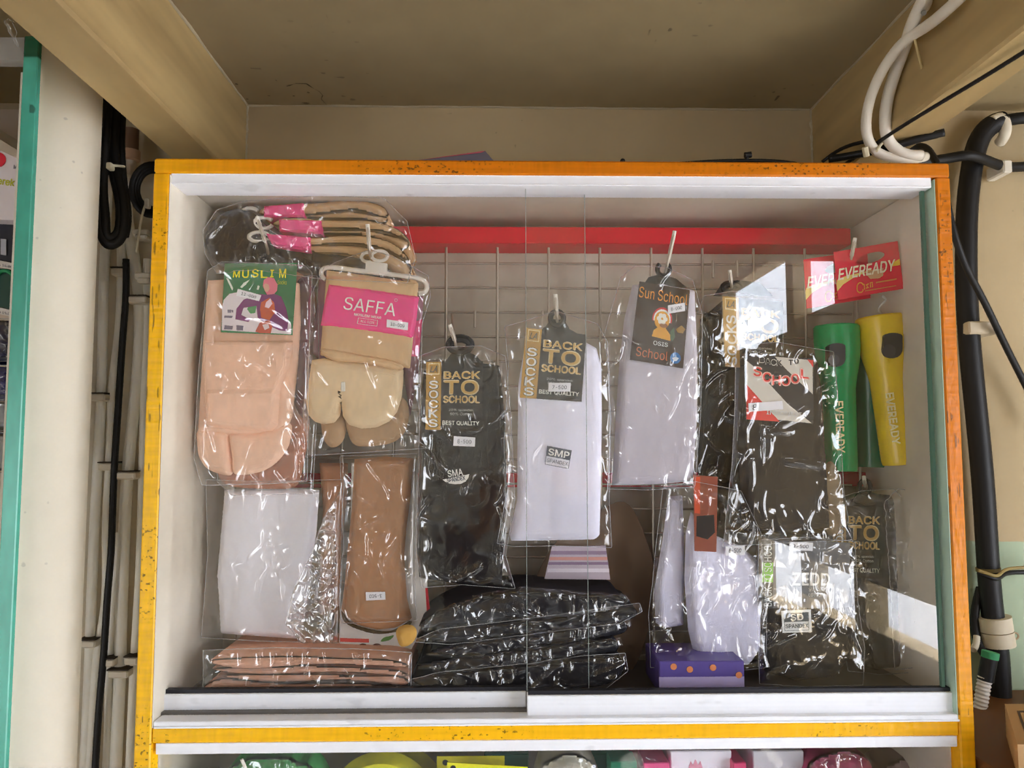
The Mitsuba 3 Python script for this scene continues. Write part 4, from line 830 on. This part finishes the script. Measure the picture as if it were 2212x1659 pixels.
for i, (y0, y1, lab) in enumerate([(470, 566, 'dark package with white ticket strip on the upper shelf, left edge'), (575, 668, 'black and green package with white ticket strip, left edge')]):
    k = thing('package', lab, 'package')
    add(extr(sg.Polygon(poly_world([(-60, y0), (18, y0 + 6), (28, y0 + 14), (30, y1), (-60, y1 - 16)], .05)), .12, .07), flat(*[(30, 32, 44), (24, 66, 52)][i], .4), k, 'body')
    add(plate([(-60, y1 - 34 + 18), (34, y1 + 4), (34, y1 + 18), (-60, y1 - 2)], .048, .0006), flat(214, 208, 204), k, 'ticket_strip', label='white ticket strip with small print')
    add(text('Rp 15.000', -8, y1 + 7, 40, 5, .0470, 11), flat(110, 104, 110), k + '__ticket_strip', 'lettering')
    if i == 0: add(plate([(2, y0 + 46), (14, y0 + 47), (14, y0 + 82), (2, y0 + 80)], .0488, .0006), flat(170, 170, 180), k, 'window', label='pale printed window')
    else: add(ring(10, y0 + 32, 20, 22, .048, 4, 190, 350), flat(40, 140, 90), k, 'green_arch', smooth=True)
for i, (y0, y1, colr) in enumerate([(690, 780, (36, 44, 86)), (790, 862, (30, 36, 120)), (866, 930, (196, 204, 220)), (935, 1020, (190, 196, 206))]):
    k = thing('package', ['dark blue package, left edge under the ticket strips', 'bright navy package in glossy film, left edge', 'silvery white package in film, left edge', 'pale grey package in film above the dark shelf edge, left edge'][i], 'package')
    cloth(k, 'contents', [(-60, y0), (20, y0 + 3), (26, y0 + 20), (24, y1 - 6), (-60, y1)], .06, .02, colr, r=.02, h=.004, wr=.004, seed=90 + i, depth=.06, rounded=False)
    film(k, [(-60, y0 - 4), (24, y0), (29, y0 + 20), (27, y1), (-60, y1 + 2)], .036, .004, .004, seed=95 + i, back=False)
k = thing('package', 'yellow package low on the left shelf beside the green post', 'package')
add(extr(sg.Polygon(poly_world([(-70, 1104), (3, 1110), (1, 1240), (-70, 1240)], .04)), .10, .06), flat(236, 232, 20, .4), k, None)
k = thing('hanging_tag', 'glossy clear plastic scrap hanging under the beam, top left corner', 'plastic scrap')
film(k, [(26, 48), (44, 60), (48, 76), (42, 104), (34, 92), (30, 70)], -.03, .006, .004, seed=99, name='sheet', s=2.5, back=False)
k = thing('fluorescent_tube', 'white tube end at the top left corner above the green post', 'tube')
add(ptube([(-60, 5, .05), (-10, 30, .05), (26, 66, .05)], 13, 16), flat(220, 214, 214, .4), k, None, smooth=True)

# ---- conduits, cables in the recess between pier and cabinet
def conduit(label, pts, r, clamps):
    k = thing('conduit_pipe', label, 'pipe')
    add(ptube([(x, y, .222 - r * .0004) for x, y in pts], r, 12), M['conduit'], k, 'pipe', smooth=True)
    for (x, y) in clamps:
        X, Z = P(x, y, .215); R = r * .00064
        add(box(float(X) - R * 1.25, float(X) + R * 2.2, .199, .229, float(Z) - .006, float(Z) + .004, .002), flat(214, 204, 186, .5), k, 'clamp', label='pale saddle clamp')
        add(box(float(X) - R * 1.3, float(X) + R * 2.2, .1985, .2295, float(Z) + .004, float(Z) + .0055), flat(50, 40, 30, .8), k, 'dirt_line', label='dark grime along the clamp')
    return k
conduit('cream conduit nearest the pier, left of the black cable', [(236, 200), (232, 420), (226, 560), (222, 700), (219, 850), (212, 990), (203, 1160), (196, 1340), (190, 1500), (182, 1660), (176, 1800)], 10, [(216, 858), (195, 1384)])
conduit('cream conduit behind the black hanging cable', [(262, 430), (262, 560), (258, 700), (244, 830), (238, 980), (230, 1150), (228, 1300), (210, 1420), (200, 1560), (190, 1700)], 9, [(262, 590), (236, 1006)])
conduit('thick cream conduit bending beside the yellow post', [(272, 300), (274, 460), (286, 540), (300, 640), (300, 760), (288, 900), (276, 1020), (268, 1160), (262, 1330), (258, 1480), (250, 1660), (246, 1800)], 12, [(300, 650), (276, 1025), (260, 1448)])
conduit('thin cream conduit low between the black cable and the thick conduit', [(252, 1150), (248, 1250), (242, 1340), (236, 1430), (234, 1560), (226, 1720)], 8, [(240, 1424)])
conduit('thin cream conduit half hidden by the cabinet edge', [(318, 560), (314, 760), (308, 1000), (300, 1250), (290, 1420), (282, 1600), (276, 1760)], 8, [(290, 1420)])
k = thing('power_cable', 'long black cable running down between the cream conduits', 'cable')
add(ptube([(272, 560, .20), (272, 640, .20), (266, 720, .20), (258, 840, .20), (250, 960, .20), (244, 1080, .20), (240, 1190, .20), (232, 1290, .20), (225, 1400, .20), (214, 1530, .20), (204, 1690, .20), (198, 1800, .20)], 7, 10), M['rubber'], k, None, smooth=True)
k = thing('cable_bundle', 'bundle of thick black cable hanging in a loop left of the cabinet top', 'cable')
for o, sc in ((0, 1.0), (9, .72)):
    add(ptube([(226 + o, 180, .10 + o * .001), (219 + o, 300, .10), (214 + o, 420, .095), (217 + o * 1.2, 490 - o, .09), (234, 528 - o * 1.6, .09), (256 - o * .6, 520 - o * 1.4, .095), (268 - o, 480, .10), (266 - o, 430, .105), (252 - o, 370, .11), (247 - o, 310, .115), (252 - o, 190, .12)], 10.5 * (1 if o == 0 else .9), 12), M['rubber'], k, 'cable', smooth=True)
add(ptube([(270, 180, .13), (262, 300, .125), (268, 400, .12), (276, 470, .12), (270, 510, .115)], 8, 12), M['rubber'], k, 'cable', smooth=True)
add(cat(ptube([(236, 357, .082), (252, 358, .085), (268, 360, .11)], 3, 8), pbox(228, 350, 240, 364, .076, .086, .001)), flat(226, 220, 196, .5), k, 'cable_tie', label='white cable tie')
k = thing('cable_coil', 'coil of black cable tucked behind the top left corner of the cabinet', 'cable')
for r in (38, 44, 50):
    add(ring(330, 410, r * .9, r * 1.1, .19 - r * .0005, 7), M['rubber'], k, 'turn', smooth=True)
k = thing('cable_tie', 'loose white cable tie with its tail beside the cabinet top', 'cable tie')
add(ptube([(318, 432, .15), (312, 448, .15), (304, 480, .155), (298, 520, .16), (295, 545, .165)], 2.6, 8), flat(222, 214, 190, .5), k, 'tail', smooth=True)
add(pbox(311, 428, 321, 448, .144, .152, .001), flat(222, 218, 206, .4), k, 'head')
k = thing('conduit_joint', 'brown and cream pipe joint under the beam in the left recess', 'pipe')
add(ptube([(284, 280, .20), (282, 330, .20)], 16, 14, smooth=False), flat(120, 92, 70, .6), k, 'collar', smooth=40)
add(ptube([(283, 326, .195), (282, 346, .195)], 20, 14, smooth=False), flat(196, 160, 130, .6), k, 'ring', smooth=40)
add(ptube([(282, 344, .20), (279, 380, .20)], 13, 14, smooth=False), flat(196, 186, 170, .6), k, 'sleeve', smooth=40)
for x, y, lab in ((308, 505, 'broken cream clamp beside the yellow post, upper one'), (312, 598, 'broken cream clamp beside the yellow post, lower one')):
    k = thing('saddle_clamp', lab, 'clamp')
    X, Z = P(x, y, .20)
    add(cat(box(float(X) - .010, float(X) + .012, .19, .2305, float(Z) - .005, float(Z) + .004, .002), box(float(X) - .004, float(X) + .012, .185, .20, float(Z) - .011, float(Z) - .004, .002)), flat(206, 198, 180, .5), k, None)

# ================================================================ right of the cabinet
k = thing('black_pipe', 'thick black pipe running down the wall right of the cabinet', 'pipe')
PY = .205
add(ptube([(2166, 262, PY), (2146, 268, PY), (2122, 290, PY), (2106, 330, PY), (2094, 400, PY), (2088, 480, PY), (2088, 620, PY), (2096, 760, PY), (2112, 920, PY), (2126, 1080, PY), (2136, 1240, PY), (2146, 1340, PY), (2156, 1420, PY), (2160, 1500, PY), (2162, 1560, PY)], 22, 18, n=80), M['rubber'], k, 'pipe', smooth=True)
add(ptube([(2119, 1232, PY - .004), (2148, 1230, PY - .004)], 25, 16, smooth=False) if False else ptube([(2134, 1226, PY), (2135, 1234, PY)], 24, 16, smooth=False), flat(120, 104, 60, .6), k, 'wire_wrap', smooth=40, label='brown wire wrap')
add(cat(ptube([(2147, 1332, PY), (2152, 1362, PY)], 33, 20, smooth=False), ptube([(2152, 1364, PY), (2157, 1394, PY)], 33, 20, smooth=False)), flat(216, 204, 180, .6), k, 'coupling', smooth=40, label='cream plastic coupling in two halves')
add(ring(2192, 1374, 8, 7, PY - .01, 2), flat(170, 150, 120, .5), k, 'screw_eye', smooth=True)
X, Z = P(2102, 711, PY)
add(box(float(X) - .018, float(X) + .026, PY - .020, .2305, float(Z) - .009, float(Z) + .008, .002), flat(198, 184, 160, .6), k, 'clamp', label='beige strap clamp')
add(cat(ptube([(2142, 262, PY - .006), (2164, 256, PY - .006), (2172, 282, PY - .006), (2160, 308, PY + .01)], 12, 12)), flat(222, 214, 196, .5), k, 'clamp', smooth=True, label='white clamp at the bend')
def cable(label, pts, r, mat=None, n=None):
    k = thing('power_cable', label, 'cable'); add(ptube(pts, r, 10, n), mat or M['rubber'], k, None, smooth=True); return k
cable('thin black cable crossing in front of the black pipe to the right edge', [(1960, 322, .17), (1990, 316, .16), (2014, 336, .14), (2030, 372, .13), (2044, 430, .13), (2060, 500, .13), (2084, 570, .14), (2120, 640, .16), (2164, 730, .18), (2204, 810, .20), (2260, 920, .20)], 7.5)
k = cable('black cable running right from the cabinet top to a white clip', [(1960, 356, .18), (2010, 348, .18), (2060, 340, .175), (2090, 336, .17), (2130, 346, .18), (2172, 360, .2), (2212, 360, .21), (2280, 358, .21)], 11)
add(pbox(2168, 344, 2188, 372, .186, .225, .002), flat(220, 214, 200, .5), k, 'clip', label='white cable clip')
cable('thick black cable under the far ceiling in the top right corner', [(2160, 262, .21), (2200, 256, .20), (2260, 250, .20)], 13)
cable('cut end of a black cable pointing right above the cabinet corner', [(1790, 344, .08), (1860, 332, .065), (1930, 316, .04), (1990, 299, .025), (2040, 286, .015)], 8.5)
cable('thin black cable curling over the right end of the cabinet top', [(1776, 350, .12), (1800, 332, .11), (1840, 313, .08), (1900, 300, .05)], 4)
k = thing('power_cable', 'thin dark wire stretched along the underside of the right beam', 'cable')
add(tube(spline([(.436, .12, 1.847), (.441, .06, 1.846), (.4448, .0035, 1.8455), (.456, -.075, 1.846), (.467, -.148, 1.846), (.486, -.30, 1.847)]), .0021, 8), M['rubber'], k, None, smooth=True)
k = cable('yellow and black wire pair tied around the black pipe', [(2112, 1236, .18), (2136, 1246, .176), (2152, 1250, .176), (2170, 1240, .19), (2212, 1236, .20), (2270, 1234, .2)], 5)
add(ptube([(2112, 1232, .176), (2136, 1240, .172), (2152, 1244, .172), (2170, 1232, .186), (2212, 1226, .196), (2270, 1224, .196)], 3.5, 8), flat(150, 130, 80, .5), k, 'wire', smooth=True, label='yellowish wire')
cable('black hose behind the pipe, curving to the lamp socket', [(2118, 1270, .215), (2108, 1310, .212), (2106, 1360, .21), (2118, 1400, .20), (2132, 1420, .19)], 9)
WC = flat(214, 206, 192, .4)
k = thing('conduit_hose', 'outer cream flexible conduit looping down from the ceiling at top right', 'hose')
add(ptube([(2110, -40, -0.169), (2040, 26, -0.129), (1990, 64, -0.089), (1960, 84, -0.069), (1920, 130, -0.039), (1888, 190, -0.014), (1872, 250, 0.006), (1874, 296, 0.021), (1892, 326, 0.031), (1926, 340, 0.041), (1966, 344, 0.051), (2000, 338, 0.061)], 11.5, 14, n=90), WC, k, 'hose', smooth=True)
add(cat(ptube([(1868, 318, 0.019), (1872, 338, 0.023)], 7, 8, smooth=False), ptube([(1894, 326, 0.019), (1908, 305, 0.031)], 3, 8, smooth=False)), flat(206, 196, 166, .6), k, 'tape_tie', smooth=40, label='yellowed tie')
add(ptube([(1974, 78, -0.079), (1982, 110, -0.069), (1992, 150, -0.049)], 2.6, 8), flat(200, 180, 130, .6), k, 'string', smooth=True)
k = thing('conduit_hose', 'inner cream flexible conduit passing behind the outer loop at top right', 'hose')
add(ptube([(2000, -10, -0.110), (1976, 40, -0.090), (1958, 90, -0.050), (1936, 150, -0.020), (1918, 210, 0.000), (1912, 262, 0.015), (1918, 300, 0.025), (1936, 322, 0.035), (1960, 334, 0.045), (1990, 336, 0.050)], 13, 14, n=80), WC, k, 'hose', smooth=True)
k = thing('ceiling_fitting', 'cream plastic cable fitting with a screw at the top edge', 'fitting')
add(ptube([(1996, -30, -0.090), (1996, 6, -0.080), (1990, 16, -0.080)], 17, 14), WC, k, 'body', smooth=True)
add(ptube([(1994, 26, -0.100), (1996, 28, -0.112)], 5.5, 10, smooth=False), flat(120, 116, 106, .4), k, 'screw', smooth=40)
k = thing('lamp_holder', 'white ribbed tube with a black collar and green tape hanging by the right post', 'lamp')
a, b = (2128, 1462), (2112, 1560)
pts = [(a[0] + (b[0] - a[0]) * t, a[1] + (b[1] - a[1]) * t, .16) for t in np.linspace(0, 1, 60)]
add(ptube(pts, 13.5 + 1.2 * np.sin(np.linspace(0, 24 * math.pi, 60)), 18, smooth=False), flat(226, 222, 216, .4), k, 'ribbed_tube', smooth=60)
add(ptube([(2138, 1420, .16), (2134, 1440, .16), (2129, 1470, .16)], 16, 18), M['black'], k, 'collar', smooth=40)
add(ptube([(2140, 1408, .16), (2138, 1422, .16)], 17, 18, smooth=False), flat(60, 150, 100, .5), k, 'green_tape', smooth=40, label='green tape')
k = thing('cable_end', 'small pale plug end at the right post beside the coupling', 'plug')
add(ptube([(2110, 1374, .19), (2108, 1392, .185), (2102, 1404, .18)], 7, 10), flat(206, 196, 176, .5), k, None, smooth=True)
# brown cupboard and power strip box, bottom right
k = thing('side_table', 'dark brown wooden cupboard top in the lower right corner below the black pipe', 'cupboard')
zt = float(P(2150, 1490, .228)[1])
add(box(.512, .80, -.10, .228, 0, zt, .002), flat(104, 66, 36, .5), k, None)
k = thing('carton', 'light brown cardboard box with a drawn socket outline, bottom right corner', 'box')
zb_ = zt
foot = sg.Polygon([(.517, -.053), (.80, -.053), (.86, .0635), (.582, .0635)])
bm = trimesh.creation.extrude_polygon(foot, 1.20 - zt, engine='earcut'); bm.apply_translation([0, 0, zt])
add(bm, flat(172, 132, 84, .6), k, 'body')
def on_top(a, b):
    q = np.array([.517 + .065 * b, -.053 + .1165 * b]); return q + np.array([.283, 0]) * a
def top_plate(ab, holes=()):
    m = trimesh.creation.extrude_polygon(sg.Polygon([on_top(a, b) for a, b in ab], [[on_top(a, b) for a, b in h] for h in holes]), .0004, engine='earcut'); m.apply_translation([0, 0, 1.2]); return m
add(cat(top_plate([(.04, .28), (.12, .28), (.12, .80), (.04, .80)], [[(.05, .32), (.11, .32), (.11, .76), (.05, .76)]]), top_plate([(.068, .38), (.092, .38), (.092, .46), (.068, .46)]), top_plate([(.068, .60), (.092, .60), (.092, .66), (.068, .66)])), flat(70, 50, 34), k, 'socket_print', label='drawn socket outline with two dots')
add(box(.545, .80, -.0545, -.0525, zt + .004, zt + .022), flat(44, 36, 30, .6), k, 'dark_window', label='dark window in the box front')
# ---- on top of the cabinet
k = thing('leaflet', 'grey leaflet with a pink edge lying on the cabinet top', 'leaflet')
add(extr(sg.Polygon(poly_world([(905, 346), (1048, 326), (1066, 347)], .10)), .16, .06), flat(112, 106, 120, .5), k, 'sheets')
add(plate([(905, 346), (1040, 327), (1048, 326), (1040, 330)], .0992, .0006), flat(200, 90, 110, .5), k, 'edge', label='pink edge')
cable('black cable lying along the right part of the cabinet top', [(1460, 354, .03), (1520, 350, .03), (1600, 347, .03), (1680, 349, .03), (1720, 354, .03)], 4)
k = thing('earphone', 'small black earphone standing up on the cabinet top', 'earphone')
add(cat(ptube([(1612, 347, .03), (1614, 340, .03)], 4, 10, smooth=False), ptube([(1609, 336, .03), (1622, 334, .03)], 7, 12, smooth=False)), M['black'], k, None, smooth=40)
k = thing('rubber_knob', 'tiny black rubber knob on the middle of the cabinet top edge', 'knob')
_s = trimesh.creation.icosphere(2, .0029); _w = w3([(1345, 348, .03)])[0]; _s.apply_translation(_w)
add(_s, M['black'], k, None, smooth=True)
print('tris', sum(len(meshkit.WRITTEN[d['filename']][1]) for d in scene.values() if d.get('type') == 'ply'), 'entries', len(scene))
